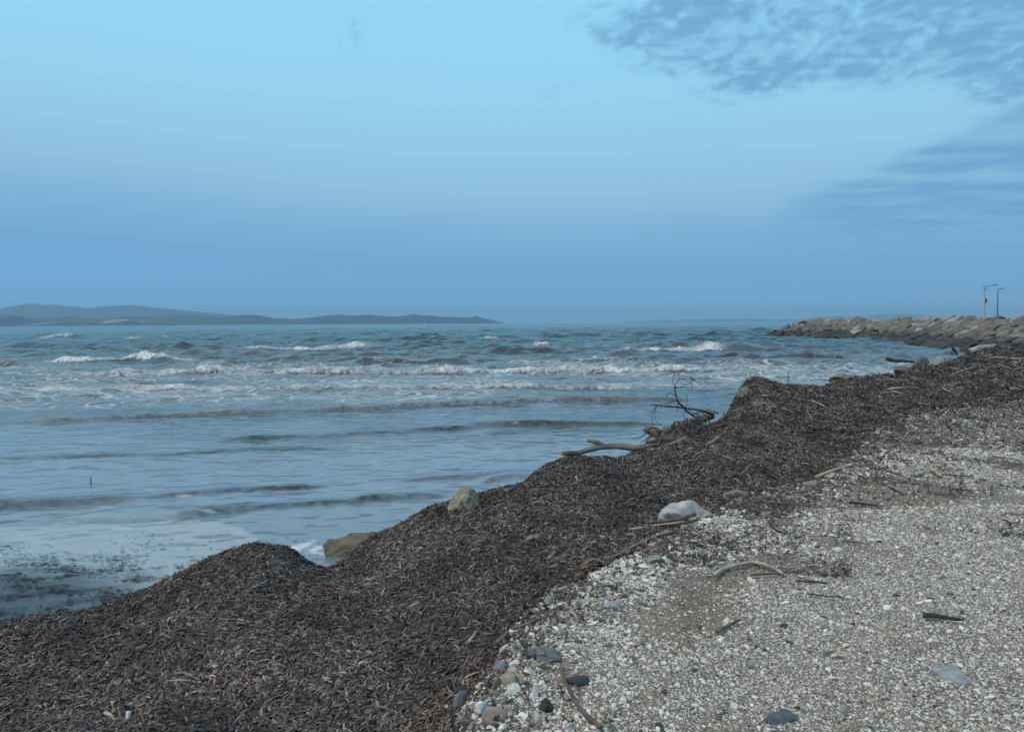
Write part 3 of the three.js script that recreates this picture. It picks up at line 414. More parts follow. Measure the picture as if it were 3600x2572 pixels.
// ---------------------------------------------------------------- a sail and a buoy far out
{
  const b = group('sailing_boat', -420, 0, -5600); tag(b, 'tiny white sailing boat under the far headland', 'boat');
  const hull = new THREE.SphereGeometry(1, 16, 8, 0, Math.PI * 2, Math.PI / 2, Math.PI / 2); hull.scale(5, 1.6, 1.5); hull.translate(0, 1.2, 0); mesh('hull', hull, std(0.75, 0.75, 0.74, { side: THREE.DoubleSide }), b);
  const mast = new THREE.CylinderGeometry(0.1, 0.13, 14, 8); mast.translate(0.6, 8, 0); mesh('mast', mast, std(0.5, 0.5, 0.5), b);
  const sail = new THREE.ExtrudeGeometry(new THREE.Shape([[0.5, 2.4], [-4.2, 2.4], [0.5, 14.5]].map(p => new THREE.Vector2(...p))), { depth: 0.04, bevelEnabled: false }); mesh('sail', sail, std(0.85, 0.85, 0.84), b);
  const bu = group('buoy', -56, -0.2, -520); tag(bu, 'small orange marker buoy on the open water', 'buoy');
  const fl = new THREE.LatheGeometry([[0, 0], [0.5, 0.1], [0.55, 0.5], [0.3, 1.0], [0.12, 1.7], [0, 1.8]].map(p => new THREE.Vector2(...p)), 14); mesh('float', fl, std(0.55, 0.2, 0.05), bu);
  const st = new THREE.CylinderGeometry(0.05, 0.05, 1.2, 8); st.rotateZ(-0.25); st.translate(0.14, 2.3, 0); mesh('staff', st, std(0.5, 0.2, 0.06), bu);
}
// ---------------------------------------------------------------- beach: sand and gravel ground, and the bank of dead seaweed on it
{
  const xs = lines(-14, 45.5, [-5.5, 5.5], 0.06, 1.6), zs = lines(-45.5, 3.9, [-9.5, -2], 0.06, 1.6);
  const T = 512, grain = texture(T, T, (i, j) => { const a = noise(i * 0.42, j * 0.42) * 26 + noise(i * 0.16 + 9, j * 0.16) * 20 + noise(i * 0.9, j * 0.9 + 3) * 20, s = noise(i * 0.24 + 70, j * 0.24 + 20), hi = s > 0.42 ? 75 : s < -0.5 ? -45 : 0; return [188 + a + hi, 184 + a + hi, 178 + a + hi]; }, { srgb: true });
  grain.repeat.set(1 / 1.3, 1 / 1.3);
  const height = texture(T, T, (i, j) => { const a = 128 + 50 * noise(i * 0.3, j * 0.3) + 60 * noise(i * 0.75, j * 0.75 + 8); return [a, a, a]; });
  height.repeat.set(1 / 1.3, 1 / 1.3);
  const g = sheet(xs, zs, (x, z) => {
    const e = weedEdge(x, z), red = sstep(-0.05, 0.45, fbm(x * 0.8 + 3, z * 1.1, 3)), v = 1 + 0.25 * fbm(x * 2.3, z * 2.3 + 4, 3);
    return [landHeight(x, z) - 0.035 * sstep(-0.02, 0.3, e), lerp(0.39, 0.31, red) * v, lerp(0.322, 0.23, red) * v, lerp(0.258, 0.165, red) * v];
  });
  tag(mesh('beach', g, std(1, 1, 1, { vc: true, map: grain, bumpMap: height, bumpScale: 0.006, roughness: 0.95 })), 'grey brown sand and fine gravel of the beach', 'beach', null, 'structure');
  const wg = sheet(xs, zs, (x, z) => {
    const e = weedEdge(x, z), v = 1 + 0.3 * fbm(x * 3.1, z * 3.1, 3);
    return [landHeight(x, z) + (e < 0 ? Math.max(e * 0.2, -0.08) : Math.min(0.014, e * 0.08)), 0.034 * v, 0.026 * v, 0.021 * v];
  }, (a, b, c, d, p) => weedEdge(p[a * 3], p[a * 3 + 2]) > -0.12 && p[a * 3 + 1] > -0.5);
  const bank = group('seaweed_bank'); tag(bank, 'long dark brown bank of dead seaweed leaves heaped along the water', 'seaweed', null, 'stuff');
  const wm = mesh('packed_seaweed', wg, std(1, 1, 1, { vc: true, roughness: 1, bumpMap: height, bumpScale: 0.012 }), bank); wm.userData.kind = 'stuff';

  // loose leaves: bent ribbons lying every way over the bank
  const leaf = (L, Wd, bend, twist) => { const pos = [], idx = [], n = 4; for (let i = 0; i <= n; i++) { const t = i / n - 0.5, y = bend * (0.25 - t * t) * 4, w = Wd * (1 - 0.28 * Math.pow(Math.abs(t) * 2, 4)) / 2, a = twist * t; pos.push(t * L, y - Math.sin(a) * w, -Math.cos(a) * w + twist * 0.07 * L * t * t, t * L, y + Math.sin(a) * w, Math.cos(a) * w + twist * 0.07 * L * t * t); } for (let i = 0; i < n; i++) { const k = i * 2; idx.push(k, k + 1, k + 2, k + 1, k + 3, k + 2); } const q = new THREE.BufferGeometry(); q.setAttribute('position', new THREE.Float32BufferAttribute(pos, 3)); q.setIndex(idx); q.computeVertexNormals(); return q; };
  const LEAF = [leaf(0.034, 0.0072, 0.003, 0.4), leaf(0.023, 0.0088, 0.002, -0.5), leaf(0.05, 0.0056, 0.006, 0.9), leaf(0.017, 0.0095, 0.001, 0.2)];
  const leafMat = std(1, 1, 1, { roughness: 0.85, side: THREE.DoubleSide });
  const lists = LEAF.map(() => []), floats = []; seed(2024);
  const bands = [[2.6, 4.6, -40, 14, 20500, 1.0], [4.6, 6.4, -40, 24, 16500, 1.05], [6.4, 10, -24, 34, 9800, 1.2], [10, 16, 2, 40, 3700, 1.65], [16, 24, 14, 41, 1400, 2.2], [24, 36, 18, 41, 600, 3.0]];
  const P = new THREE.Vector3(), Q = new THREE.Quaternion(), S = new THREE.Vector3(), M = new THREE.Matrix4(), UPV = new THREE.Vector3(0, 1, 0), N = new THREE.Vector3();
  for (const [d0, d1, a0, a1, dens, sc] of bands) {
    const area = 0.5 * (d1 * d1 - d0 * d0) * (a1 - a0) * Math.PI / 180, count = Math.round(area * dens);
    for (let n = 0; n < count; n++) {
      const d = Math.sqrt(rr(d0 * d0, d1 * d1)), a = rr(a0, a1) * Math.PI / 180, x = Math.sin(a) * d, z = -Math.cos(a) * d;
      const e = seaweedDepth(x, z) + 0.16 * fbm(x * 1.3, z * 1.3, 3); const keep = rnd();
      if (e < -2.2) continue;
      if (e < 0.04) { const drift = 0.5 + 0.9 * fbm(x * 0.9 + 20, z * 1.6, 3), pr = Math.exp(e * (d < 5 ? 7 : 3.4)) * 0.5 * clamp(drift * 1.3) + (d > 4.9 && d < 9.5 ? 0.2 * sstep(0.0, 0.5, fbm(x * 0.7 + 5, z * 1.4, 3)) : 0) + (d > 10 ? 0.12 : 0); if (keep > pr) continue; }
      const y = surface(x, z); if (y < 0.0) continue;
      const hx = surface(x + 0.06, z) - surface(x - 0.06, z), hz = surface(x, z + 0.06) - surface(x, z - 0.06);
      N.set(-hx / 0.12, 1, -hz / 0.12).normalize();
      const flow = fbm(x * 0.9 + 2, z * 0.9, 2) * 3.2, tilt = rnd() < 0.24 ? 1.0 : 0.42;
      Q.setFromUnitVectors(UPV, N).multiply(new THREE.Quaternion().setFromEuler(new THREE.Euler(rr(-tilt, tilt), flow * 0.6 + (rnd() + rnd() - 1) * 3.0, rr(-tilt, tilt), 'YXZ')));
      const s = sc * rr(0.65, 1.45) * (rnd() < 0.05 ? 1.5 : 1), k = rnd();
      const tone = k < 0.42 ? rr(0.35, 0.9) : k < 0.87 ? rr(1.0, 2.5) : rr(2.5, 4.8), patch = Math.max(0.3, 1.02 + 0.95 * fbm(x * 1.6 + 8, z * 1.6, 4)) * (y < 0.1 ? 0.55 : 1);
      const warm = rr(-0.1, 0.14) + (e < 0.35 && e > -0.3 ? 0.12 : 0);
      P.set(x, y + 0.007 + rr(-0.01, 0.018) * sc, z); const long = rnd() < 0.06 ? rr(1.6, 2.8) : rr(0.7, 1.25); S.set(s * long, s, s * (long > 1.5 ? 0.8 : rr(0.7, 1.35))); M.compose(P, Q, S);
      const base = 0.057 * tone * patch;
      lists[Math.floor(rnd() * LEAF.length)].push([M.clone(), base * (1.26 + warm), base * (0.96 + warm * 0.1), base * (0.8 - warm * 0.35)]);
    }
  }
  const copies = (name, geo, mat, list, parent) => { const im = new THREE.InstancedMesh(geo, mat, list.length); im.name = parent ? name : numbered(name); const c = new THREE.Color(); list.forEach((l, i) => { im.setMatrixAt(i, l[0]); im.setColorAt(i, c.setRGB(l[1], l[2], l[3])); }); im.castShadow = im.receiveShadow = true; (parent || scene).add(im); im.userData.kind = 'stuff'; return im; };
  lists.forEach((l, i) => copies('loose_leaves', LEAF[i], leafMat, l, bank));
  console.log('leaves', lists.map(l => l.length).join());

  // seaweed washed about at the water's edge
  seed(88);
  for (let n = 0; n < 120000; n++) {
    const d = Math.sqrt(rr(5.2 ** 2, 10.5 ** 2)), a = rr(-38, -6) * Math.PI / 180, x = Math.sin(a) * d, z = -Math.cos(a) * d;
    if (baseHeight(x, z) > 0.03) continue;
    const cx = (x + 4.5) / 1.35, cz = (z + 6.8) / 0.75, core = Math.exp(-(cx * cx + cz * cz) * 0.7), f = fbm(x * 1.6, z * 4.2 + 3, 4);
    const p = core * sstep(-0.2, 0.45, f) * 0.85 + 0.006 * sstep(9.6, 7, d) * sstep(0.15, 0.5, f + 0.2);
    if (rnd() > p) continue;
    P.set(x, 0.006 + rr(0, 0.005), z); Q.setFromEuler(new THREE.Euler(rr(-0.05, 0.05), rr(-0.5, 0.5) + (rnd() < 0.2 ? rr(-1.5, 1.5) : 0), rr(-0.05, 0.05), 'YXZ')); const s = rr(0.6, 1.5); S.set(s, s * 0.25, s); M.compose(P, Q, S);
    const v = 0.016 * rr(0.5, 1.8); floats.push([M.clone(), v, v * 1.05, v * 1.15]);
  }
  const fl = copies('floating_seaweed', LEAF[0], leafMat, floats); tag(fl, 'dark scraps of seaweed floating in the shallow water by the bank', 'seaweed', null, 'stuff');

  // gravel, with one small heap of clean white stones
  const HEAP = [2.19, -6.62];
  const small = [...Array(4).keys()].map(i => { const q = rockGeometry(i + 90, i < 2 ? 0 : 1, 5, 0.1); q.deleteAttribute('color'); q.scale(1, 0.62, 0.8); return q; });
  const gl = small.map(() => []); seed(909);
  const gb = [[2.5, 5, -12, 41, 21000, 0.72], [5, 8.5, 0, 41, 14500, 0.82], [8.5, 13, 6, 41, 6800, 1.08], [13, 22, 12, 41, 1100, 1.7]];
  for (const [d0, d1, a0, a1, dens, sc] of gb) {
    const area = 0.5 * (d1 * d1 - d0 * d0) * (a1 - a0) * Math.PI / 180, count = Math.round(area * dens);
    for (let n = 0; n < count; n++) {
      const d = Math.sqrt(rr(d0 * d0, d1 * d1)), a = rr(a0, a1) * Math.PI / 180, x = Math.sin(a) * d, z = -Math.cos(a) * d, e = seaweedDepth(x, z) + 0.16 * fbm(x * 1.3, z * 1.3, 3), keep = rnd();
      if (e > 0.3 || (e > 0.02 && keep > 0.06 * Math.exp(-e * 12))) continue;
      const patch = fbm(x * 0.75 + 3, z * 1.0, 3), edge = Math.exp(e * 3.2), heavy = Math.max(0.13, clamp(1.2 * Math.exp(-(((x - HEAP[0]) / 0.25) ** 2 + ((z - HEAP[1]) / 0.25) ** 2)) + 0.66 - 1.1 * Math.max(0, patch + 0.02) * 2 + edge * 0.75 + 0.3 * fbm(x * 2.6, z * 2.6, 2)));
      if (d > 10 && keep > heavy * (0.35 + 0.65 * clamp(-e - 0.2))) continue; if (keep > heavy) continue;
      let s = (0.0036 + 0.0012 * edge) * Math.exp(Math.abs(rr(-1, 1) + rr(-1, 1)) * 0.62) * sc; if (rnd() < 0.045 + 0.17 * edge) s *= rr(1.6, 2.6); if (rnd() < 0.01 + 0.06 * edge) s *= rr(1.5, 2.2);
      s = Math.min(s, 0.03);
      const heap = Math.exp(-(((x - HEAP[0]) / 0.22) ** 2 + ((z - HEAP[1]) / 0.22) ** 2)); const k = rnd() * (1 - heap * 0.5); let c = k < 0.5 + 0.14 * edge ? [0.7, 0.63, 0.55] : k < 0.76 ? [0.38, 0.34, 0.3] : k < 0.85 ? [0.42, 0.34, 0.25] : k < 0.94 ? [0.13, 0.125, 0.125] : k < 0.97 ? [0.05, 0.052, 0.056] : [0.26, 0.13, 0.09]; const v = rr(0.78, 1.16);
      P.set(x, surface(x, z) + s * rr(-0.1, 0.35), z); Q.setFromEuler(new THREE.Euler(rr(-0.5, 0.5), rr(0, 6.28), rr(-0.5, 0.5))); S.set(s * rr(0.85, 1.6), s * rr(0.8, 1.1), s * rr(0.85, 1.3)); M.compose(P, Q, S);
      gl[s > 0.009 ? 2 + Math.floor(rnd() * 2) : Math.floor(rnd() * 2)].push([M.clone(), c[0] * v, c[1] * v, c[2] * v]);
    }
  }
  const gravel = group('gravel'); tag(gravel, 'pale limestone gravel scattered over the sand', 'gravel', null, 'stuff');
  gl.forEach((l, i) => copies('pebbles', small[i], std(1, 1, 1, { roughness: 0.92 }), l, gravel));
  console.log('gravel', gl.map(l => l.length).join());
}
const STONES = [
["pale_rock", "large smooth pale grey rock with a stick across it, on gravel edge", "rock", 1.35, -5.79, 0.216, 0.133, 0.163, 0.3, [0.4, 0.375, 0.35], "S", 0, null],
["grey_rock", "low ridged grey rock beside a heap of white gravel", "rock", 1.94, -6.59, 0.108, 0.068, 0.082, 0.2, [0.22, 0.22, 0.2], "S", 1, null],
["grey_rock", "rounded grey brown stone near the yellow reed", "rock", 2.68, -6.83, 0.084, 0.056, 0.064, 0.5, [0.27, 0.25, 0.22], "S", 2, null],
["white_stone", "single bright white stone beside rounded grey brown stone", "stone", 2.51, -6.73, 0.03, 0.027, 0.022, 0, [0.7, 0.68, 0.64], "B", 1, null],
["flat_stone", "flat pale stone lying far along the seaweed", "stone", 3.35, -8.34, 0.102, 0.031, 0.077, 0.1, [0.36, 0.33, 0.29], "S", 3, null],
["flat_stone", "thin grey slab half covered with seaweed", "stone", 3.32, -7.68, 0.076, 0.023, 0.057, 0.4, [0.27, 0.25, 0.23], "S", 4, null],
["tan_rock", "tan rock half buried in the seaweed slope", "rock", 0.17, -5.65, 0.066, 0.037, 0.05, 0.3, [0.26, 0.21, 0.165], "S", 5, null],
["flat_stone", "smooth flat grey brown slab in the white gravel", "stone", 0.91, -4.75, 0.095, 0.032, 0.072, 1.1, [0.25, 0.235, 0.215], "S", 0, null],
["dark_slab", "dark grey oblong slab set in the gravel lip", "stone", 0.14, -3.42, 0.085, 0.034, 0.064, 0.05, [0.14, 0.14, 0.145], "B", 2, null],
["slate_stone", "blue grey split stone with a dark seam at gravel lip", "stone", -0.21, -3.25, 0.048, 0.056, 0.036, 0.7, [0.16, 0.175, 0.19], "B", 3, null],
["purple_stone", "purplish grey stone between pale pebbles", "stone", -0.05, -3.31, 0.041, 0.052, 0.031, 0.2, [0.2, 0.195, 0.22], "B", 4, null],
["tan_rock", "light tan knobbly rock on the gravel lip", "rock", -0.02, -3.18, 0.044, 0.049, 0.033, 0.4, [0.36, 0.29, 0.21], "B", 5, null],
["brown_stone", "grey brown upright rounded stone against the tan rock", "stone", -0.07, -3.18, 0.026, 0.045, 0.02, 0.9, [0.2, 0.185, 0.16], "S", 1, null],
["brown_stone", "round grey brown stone below the tan rock", "stone", -0.06, -3.12, 0.03, 0.031, 0.023, 0.4, [0.2, 0.19, 0.17], "S", 2, null],
["white_rock", "angular white limestone chunk on gravel lip", "rock", 0.01, -3.12, 0.031, 0.037, 0.024, 0.2, [0.66, 0.63, 0.58], "B", 6, null],
["white_rock", "tall white limestone chunk beside the reddish stone", "rock", 0.09, -3.09, 0.022, 0.04, 0.016, 1.2, [0.64, 0.61, 0.56], "B", 7, null],
["white_rock", "cracked white limestone lump over flat brown rock", "rock", -0.13, -2.99, 0.033, 0.039, 0.025, 0.6, [0.66, 0.63, 0.58], "B", 8, null],
["red_stone", "small brick red stone among white limestone chunks", "stone", 0.05, -3.14, 0.02, 0.017, 0.015, 0.3, [0.28, 0.14, 0.11], "B", 1, null],
["brown_slab", "long brown flat rock at bottom of the gravel lip", "rock", -0.06, -2.93, 0.056, 0.035, 0.042, 0.15, [0.27, 0.22, 0.165], "B", 3, null],
["charcoal_lump", "crumbly black charcoal lump in the white gravel", "lump", 0.13, -2.98, 0.047, 0.043, 0.036, 0.3, [0.035, 0.037, 0.038], "B", 9, null],
["charcoal_lump", "scattered black crust beside the bent twig", "lump", 0.28, -3.19, 0.055, 0.032, 0.042, 0.8, [0.045, 0.047, 0.05], "B", 5, null],
["dark_stone", "large smooth dark blue stone sunk in gravel", "stone", 1.04, -2.9, 0.058, 0.03, 0.044, 0.2, [0.1, 0.112, 0.13], "S", 3, null],
["flat_stone", "long flat pale slab level with the sand", "stone", 1.9, -3.22, 0.104, 0.025, 0.079, 0.1, [0.3, 0.3, 0.29], "S", 4, null],
["mottled_stone", "blue and white mottled stone near dark cobble", "stone", 0.53, -4.08, 0.053, 0.032, 0.04, 0.3, [0.31, 0.32, 0.36], "B", 0, null],
["dark_stone", "dark flat cobble below mottled stone", "stone", 0.45, -3.9, 0.034, 0.02, 0.026, 0.1, [0.09, 0.095, 0.1], "B", 2, null],
["red_stone", "reddish brown stone alone on the far gravel", "stone", 3.04, -5.58, 0.029, 0.026, 0.022, 0.2, [0.2, 0.1, 0.08], "B", 4, null],
["tan_block", "tan angular block at the seaweed edge", "stone", 0.66, -4.75, 0.033, 0.032, 0.025, 0.2, [0.42, 0.33, 0.24], "B", 6, null],
["grey_stone", "grey cobble with white vein on gravel slope", "stone", 0.25, -3.73, 0.025, 0.024, 0.019, 0.5, [0.24, 0.24, 0.24], "B", 7, null],
["grey_stone", "speckled grey stone leaning at the seaweed edge", "stone", 0.2, -4.12, 0.038, 0.04, 0.029, 0.3, [0.28, 0.27, 0.25], "B", 8, null],
["pink_stone", "pale pinkish block on gravel lip", "stone", 0.16, -3.76, 0.032, 0.043, 0.024, 0.8, [0.42, 0.37, 0.33], "B", 9, null],
["dark_stone", "small round dark pebble beside white chip", "stone", 0.13, -3.33, 0.017, 0.019, 0.013, 0.3, [0.1, 0.11, 0.12], "S", 5, null],
["white_stone", "rounded cream stone at the seaweed edge", "stone", -0.03, -3.53, 0.026, 0.037, 0.019, 0.2, [0.56, 0.5, 0.42], "S", 0, null],
["grey_stone", "grey triangular stone near the sunken blue one", "stone", 1.31, -2.97, 0.023, 0.03, 0.018, 0.4, [0.3, 0.29, 0.27], "B", 1, null],
["grey_stone", "grey oval stone beside thin dark pebble", "stone", 0.61, -3.6, 0.023, 0.029, 0.017, 1.0, [0.25, 0.26, 0.26], "S", 2, null],
["flat_stone", "pale oblong stone beside the big pale rock", "stone", 1.52, -5.62, 0.057, 0.034, 0.043, 0.05, [0.36, 0.35, 0.335], "S", 3, null],
["grey_stone", "grey flat cobble above the curved driftwood", "stone", 1.54, -4.79, 0.022, 0.029, 0.016, 0.05, [0.17, 0.165, 0.16], "B", 4, null],
["dark_stone", "black wedge pebble on bare sand", "stone", 1.36, -3.78, 0.024, 0.018, 0.018, 0.3, [0.06, 0.06, 0.065], "B", 6, null],
["dark_stone", "dark grey stone with upturned edge on bare sand", "stone", 1.46, -3.47, 0.03, 0.02, 0.022, 0.3, [0.14, 0.13, 0.125], "B", 3, null],
["white_stone", "white limestone block on sand near frame of pebbles", "stone", 0.89, -3.02, 0.019, 0.018, 0.014, 0.3, [0.68, 0.65, 0.6], "B", 2, null],
["white_stone", "white rounded pebble near sunken blue stone", "stone", 1.13, -2.9, 0.015, 0.017, 0.012, 0.3, [0.68, 0.65, 0.6], "S", 1, null],
["boulder", "tan lichen mottled boulder on crest of the seaweed bank", "boulder", -0.41, -6.38, 0.166, 0.16, 0.126, 1.9, [0.27, 0.22, 0.16], "S", 4, null],
["rock", "small dark rock behind the lichen mottled boulder", "rock", -0.39, -13.0, 0.161, 0.085, 0.121, 0.2, [0.16, 0.15, 0.135], "B", 5, null],
["boulder", "tan boulder of the bank behind the dead sapling", "boulder", 3.68, -12.16, 0.11, 0.097, 0.083, 0.2, [0.24, 0.19, 0.15], "S", 3, null],
["boulder", "low brown boulder showing through far seaweed crest", "boulder", 6.37, -14.72, 0.242, 0.078, 0.182, 0.1, [0.25, 0.19, 0.14], "S", 0, null],
["boulder", "dark angular boulder standing at the water beyond the bank", "boulder", 9.56, -17.88, 0.23, 0.228, 0.174, 0.2, [0.13, 0.125, 0.12], "B", 1, null],
["boulder", "squat dark boulder leaning on angular boulder", "boulder", 9.23, -18.0, 0.232, 0.143, 0.175, 0.6, [0.12, 0.11, 0.1], "B", 4, null],
["boulder", "grey boulder with pale face among far drift", "boulder", 9.83, -17.68, 0.207, 0.131, 0.156, 0.3, [0.28, 0.27, 0.25], "B", 7, null],
["boulder", "dark boulder against breakwater foot", "boulder", 30.8, -54.15, 0.465, 0.258, 0.351, 0.3, [0.15, 0.14, 0.13], "B", 8, null],
["rock", "boat shaped brown rock standing in the shallow water", "rock", -1.69, -7.91, 0.287, 0.136, 0.216, 0.06, [0.14, 0.112, 0.08], "K", 0, -0.0],
["rock", "flat dark rock awash behind boat shaped rock", "rock", -1.68, -8.6, 0.191, 0.038, 0.144, 0.1, [0.16, 0.15, 0.13], "S", 1, -0.0],
["rock", "small wet rock awash below driftwood branch", "rock", 0.75, -7.86, 0.187, 0.055, 0.141, 0.2, [0.15, 0.145, 0.135], "S", 2, 0.99],
["rock", "small brown rock awash under forked driftwood", "rock", 0.52, -7.69, 0.091, 0.07, 0.069, 0.4, [0.2, 0.18, 0.15], "S", 3, 1.0],
["rock", "wet dark rock in water beyond drift logs", "rock", 5.3, -20.33, 0.183, 0.098, 0.138, 0.2, [0.13, 0.12, 0.11], "B", 2, -0.0]
];
const STICKS = [
["driftwood_stick", "arched pale driftwood stick lying on gravel", "stick", "pale", 0.014, 0.009, [[1.2, null, -4.52], [1.3, null, -4.65], [1.4, null, -4.71], [1.5, null, -4.75], [1.57, null, -4.65], [1.6, null, -4.51]]],
["bent_twig", "long thin bent reddish brown twig on gravel lip", "twig", "brown", 0.006, 0.01, [[0.21, null, -3.32], [0.22, null, -3.18], [0.25, null, -3.02], [0.28, null, -2.93], [0.33, null, -2.84]]],
["short_stick", "short brown stick with dark end on bare sand", "stick", "brown", 0.011, 0.007, [[0.99, null, -3.68], [1.06, null, -3.74], [1.14, null, -3.82]]],
["bark_branch", "dark rotten branch lying flat on the pale gravel", "branch", "dark", 0.015, 0.008, [[2.1, null, -3.88], [2.17, null, -3.85], [2.25, null, -3.81]]],
["dark_stick", "black stick on gravel beyond the big pale rock", "stick", "dark", 0.014, 0.008, [[2.78, null, -6.3], [2.87, null, -6.24], [2.95, null, -6.17]]],
["flat_stick", "weathered stick lying across big pale rock", "stick", "brown", 0.012, 0.016, [[0.99, 0.95, -5.55], [1.12, 0.96, -5.55], [1.23, 0.98, -5.55], [1.33, 1.01, -5.55]]],
["long_stick", "long straight grey stick at seaweed and gravel edge", "stick", "grey", 0.012, 0.007, [[0.6, null, -5.06], [0.72, null, -5.13], [0.89, null, -5.24], [1.12, null, -5.4]]],
["long_stick", "second long grey stick crossing the gravel edge", "stick", "grey", 0.014, 0.007, [[0.76, null, -5.13], [0.82, null, -5.2], [0.98, null, -5.28], [1.26, null, -5.47]]],
["thin_stick", "thin stick pointing down slope to the gravel lip", "stick", "grey", 0.007, 0.006, [[-0.1, null, -3.8], [-0.01, null, -3.83], [0.05, null, -3.84], [0.14, null, -3.92]]],
["thin_stick", "pale thin stick in front of big pale rock", "stick", "pale", 0.009, 0.006, [[0.88, null, -5.75], [1.08, null, -5.8], [1.28, null, -5.77], [1.47, null, -5.81]]],
["reed", "thick yellow reed stem on seaweed by grey brown stone", "reed", "reed", 0.017, 0.012, [[2.82, null, -7.12], [3.05, null, -7.29], [3.31, null, -7.47]]],
["bleached_stick", "bleached forked stick on far gravel", "stick", "pale", 0.018, 0.016, [[4.01, null, -7.35], [4.0, null, -7.25], [3.97, null, -7.08]]],
["bleached_stick", "bleached short stick beside forked stick", "stick", "pale", 0.02, 0.016, [[3.75, null, -7.13], [3.89, null, -7.25]]],
["grey_stick", "slanting grey stick on gravel below yellow reed", "stick", "grey", 0.016, 0.01, [[3.34, null, -6.8], [3.35, null, -6.64], [3.37, null, -6.54]]],
["drift_log", "thick grey drift log end buried in seaweed", "log", "grey", 0.055, 0.06, [[1.78, 0.91, -9.0], [1.91, 0.96, -9.0], [2.09, 1.0, -9.15]]],
["drift_log", "stubby tan log end jutting over the root heap", "log", "tan", 0.05, 0.06, [[1.67, 1.06, -9.6], [1.74, 1.06, -9.5], [1.82, 1.02, -9.4]]],
["drift_log", "pale broken log lying in the root heap", "log", "log", 0.036, 0.032, [[1.64, 0.98, -9.2], [1.73, 1.0, -9.25], [1.83, 1.03, -9.3]]],
["drift_log", "long brown drift log leaning up the bank", "log", "tan", 0.05, 0.058, [[2.23, 1.08, -9.9], [2.42, 1.1, -10.1], [2.69, 1.14, -10.4]]],
["dead_twig", "tall thin dead twig rising above the seaweed crest", "twig", "dark", 0.012, 0.005, [[3.43, 1.02, -10.75], [3.52, 1.09, -10.9], [3.72, 1.16, -11.2], [4.01, 1.25, -11.6], [4.21, 1.39, -11.9], [4.3, 1.47, -12.0], [4.3, 1.62, -12.0]]],
["slanted_stick", "slanting bleached stick on the seaweed shoulder", "stick", "pale", 0.012, 0.009, [[2.14, null, -8.47], [2.31, null, -8.7], [2.52, null, -8.98]]],
["water_branch", "black branch lying in foam beside far boulders", "branch", "black", 0.09, 0.05, [[18.95, 0.49, -39.0], [19.13, 0.43, -38.5], [19.31, 0.45, -38.0], [19.28, 0.45, -37.0]]],
["drift_log", "large pale drift trunk on far seaweed before breakwater", "trunk", "pale", 0.13, 0.1, [[18.42, 1.19, -31.0], [18.82, 1.3, -31.0], [19.38, 1.39, -31.0]]],
["black_stick", "black stick poking up beyond far boulders", "stick", "black", 0.05, 0.03, [[15.4, 1.46, -27.0], [15.48, 1.36, -27.0], [15.58, 1.23, -27.0]]],
["white_cane", "white bit of cane stuck upright in the seaweed", "cane", "white", 0.011, 0.011, [[-1.92, 0.44, -3.74], [-1.92, 0.48, -3.75]]],
["broken_reed", "pale broken reed end lying beside white cane", "reed", "pale", 0.012, 0.005, [[-2.09, null, -3.85], [-2.04, null, -3.81], [-2.0, null, -3.77]]],
["white_chip", "pale wood chip on seaweed near the boulder", "chip", "pale", 0.012, 0.006, [[-0.24, null, -3.93], [-0.21, null, -4.01], [-0.2, null, -4.06]]],
["drift_stick", "straight brown stick trailing from the big pale rock over gravel", "stick", "brown", 0.009, 0.006, [[1.64, null, -6.18], [1.79, null, -6.18], [1.94, null, -6.15]]],
["drift_stick", "kinked grey stick propped against side of the big pale rock", "stick", "grey", 0.009, 0.006, [[1.52, null, -5.85], [1.59, null, -6.04], [1.68, null, -6.14], [1.74, null, -6.19]]],
["drift_stick", "long dark stick of the drift line past the white gravel heap", "stick", "brown", 0.01, 0.007, [[1.93, null, -6.33], [2.1, null, -6.27], [2.33, null, -6.28], [2.43, null, -6.24]]],
["drift_stick", "thin grey stick parallel to the long dark drift stick", "stick", "grey", 0.007, 0.005, [[2.0, null, -6.42], [2.19, null, -6.43], [2.37, null, -6.39]]],
["drift_stick", "grey stick lying over the white gravel heap", "stick", "grey", 0.011, 0.009, [[2.25, null, -6.74], [2.32, null, -6.66], [2.37, null, -6.56]]],
["drift_stick", "curved hook shaped twig below the white gravel heap", "twig", "brown", 0.006, 0.005, [[1.93, null, -6.16], [1.95, null, -6.11], [1.92, null, -5.99], [1.88, null, -5.94]]],
["drift_stick", "thin bleached stick over yellow reed end", "stick", "pale", 0.008, 0.006, [[3.19, null, -7.34], [3.35, null, -7.35], [3.46, null, -7.33]]],
["drift_stick", "brown stick in the drift heap past the yellow reed", "stick", "brown", 0.01, 0.007, [[3.43, null, -7.5], [3.51, null, -7.4], [3.61, null, -7.43]]],
["drift_stick", "grey stick crossing the brown one in drift heap", "stick", "grey", 0.01, 0.006, [[3.3, null, -7.07], [3.4, null, -7.26], [3.49, null, -7.4]]],
["drift_stick", "brown bent stick at far end of drift heap", "stick", "brown", 0.01, 0.007, [[3.59, null, -7.35], [3.62, null, -7.23], [3.64, null, -7.13]]],
["upright_twig", "thin dark twig standing in the shallow water", "twig", "black", 0.008, 0.006, [[-6.39, -0.04, -11.6], [-6.39, 0.06, -11.6], [-6.39, 0.11, -11.6]]]
];
const FORKED = {"stem": [[1.68, 0.94, -9.0], [1.41, 0.95, -8.9], [1.25, 0.97, -8.9], [1.07, 0.97, -8.9], [0.92, 0.94, -8.9], [0.76, 0.89, -8.9], [0.62, 0.84, -8.9], [0.47, 0.83, -8.6]], "fork": [[1.07, 0.97, -8.9], [0.99, 1.01, -8.9], [0.92, 1.03, -8.9], [0.87, 1.04, -8.9]], "prong": [[0.76, 0.89, -8.9], [0.67, 0.89, -8.9], [0.58, 0.89, -8.9]]};
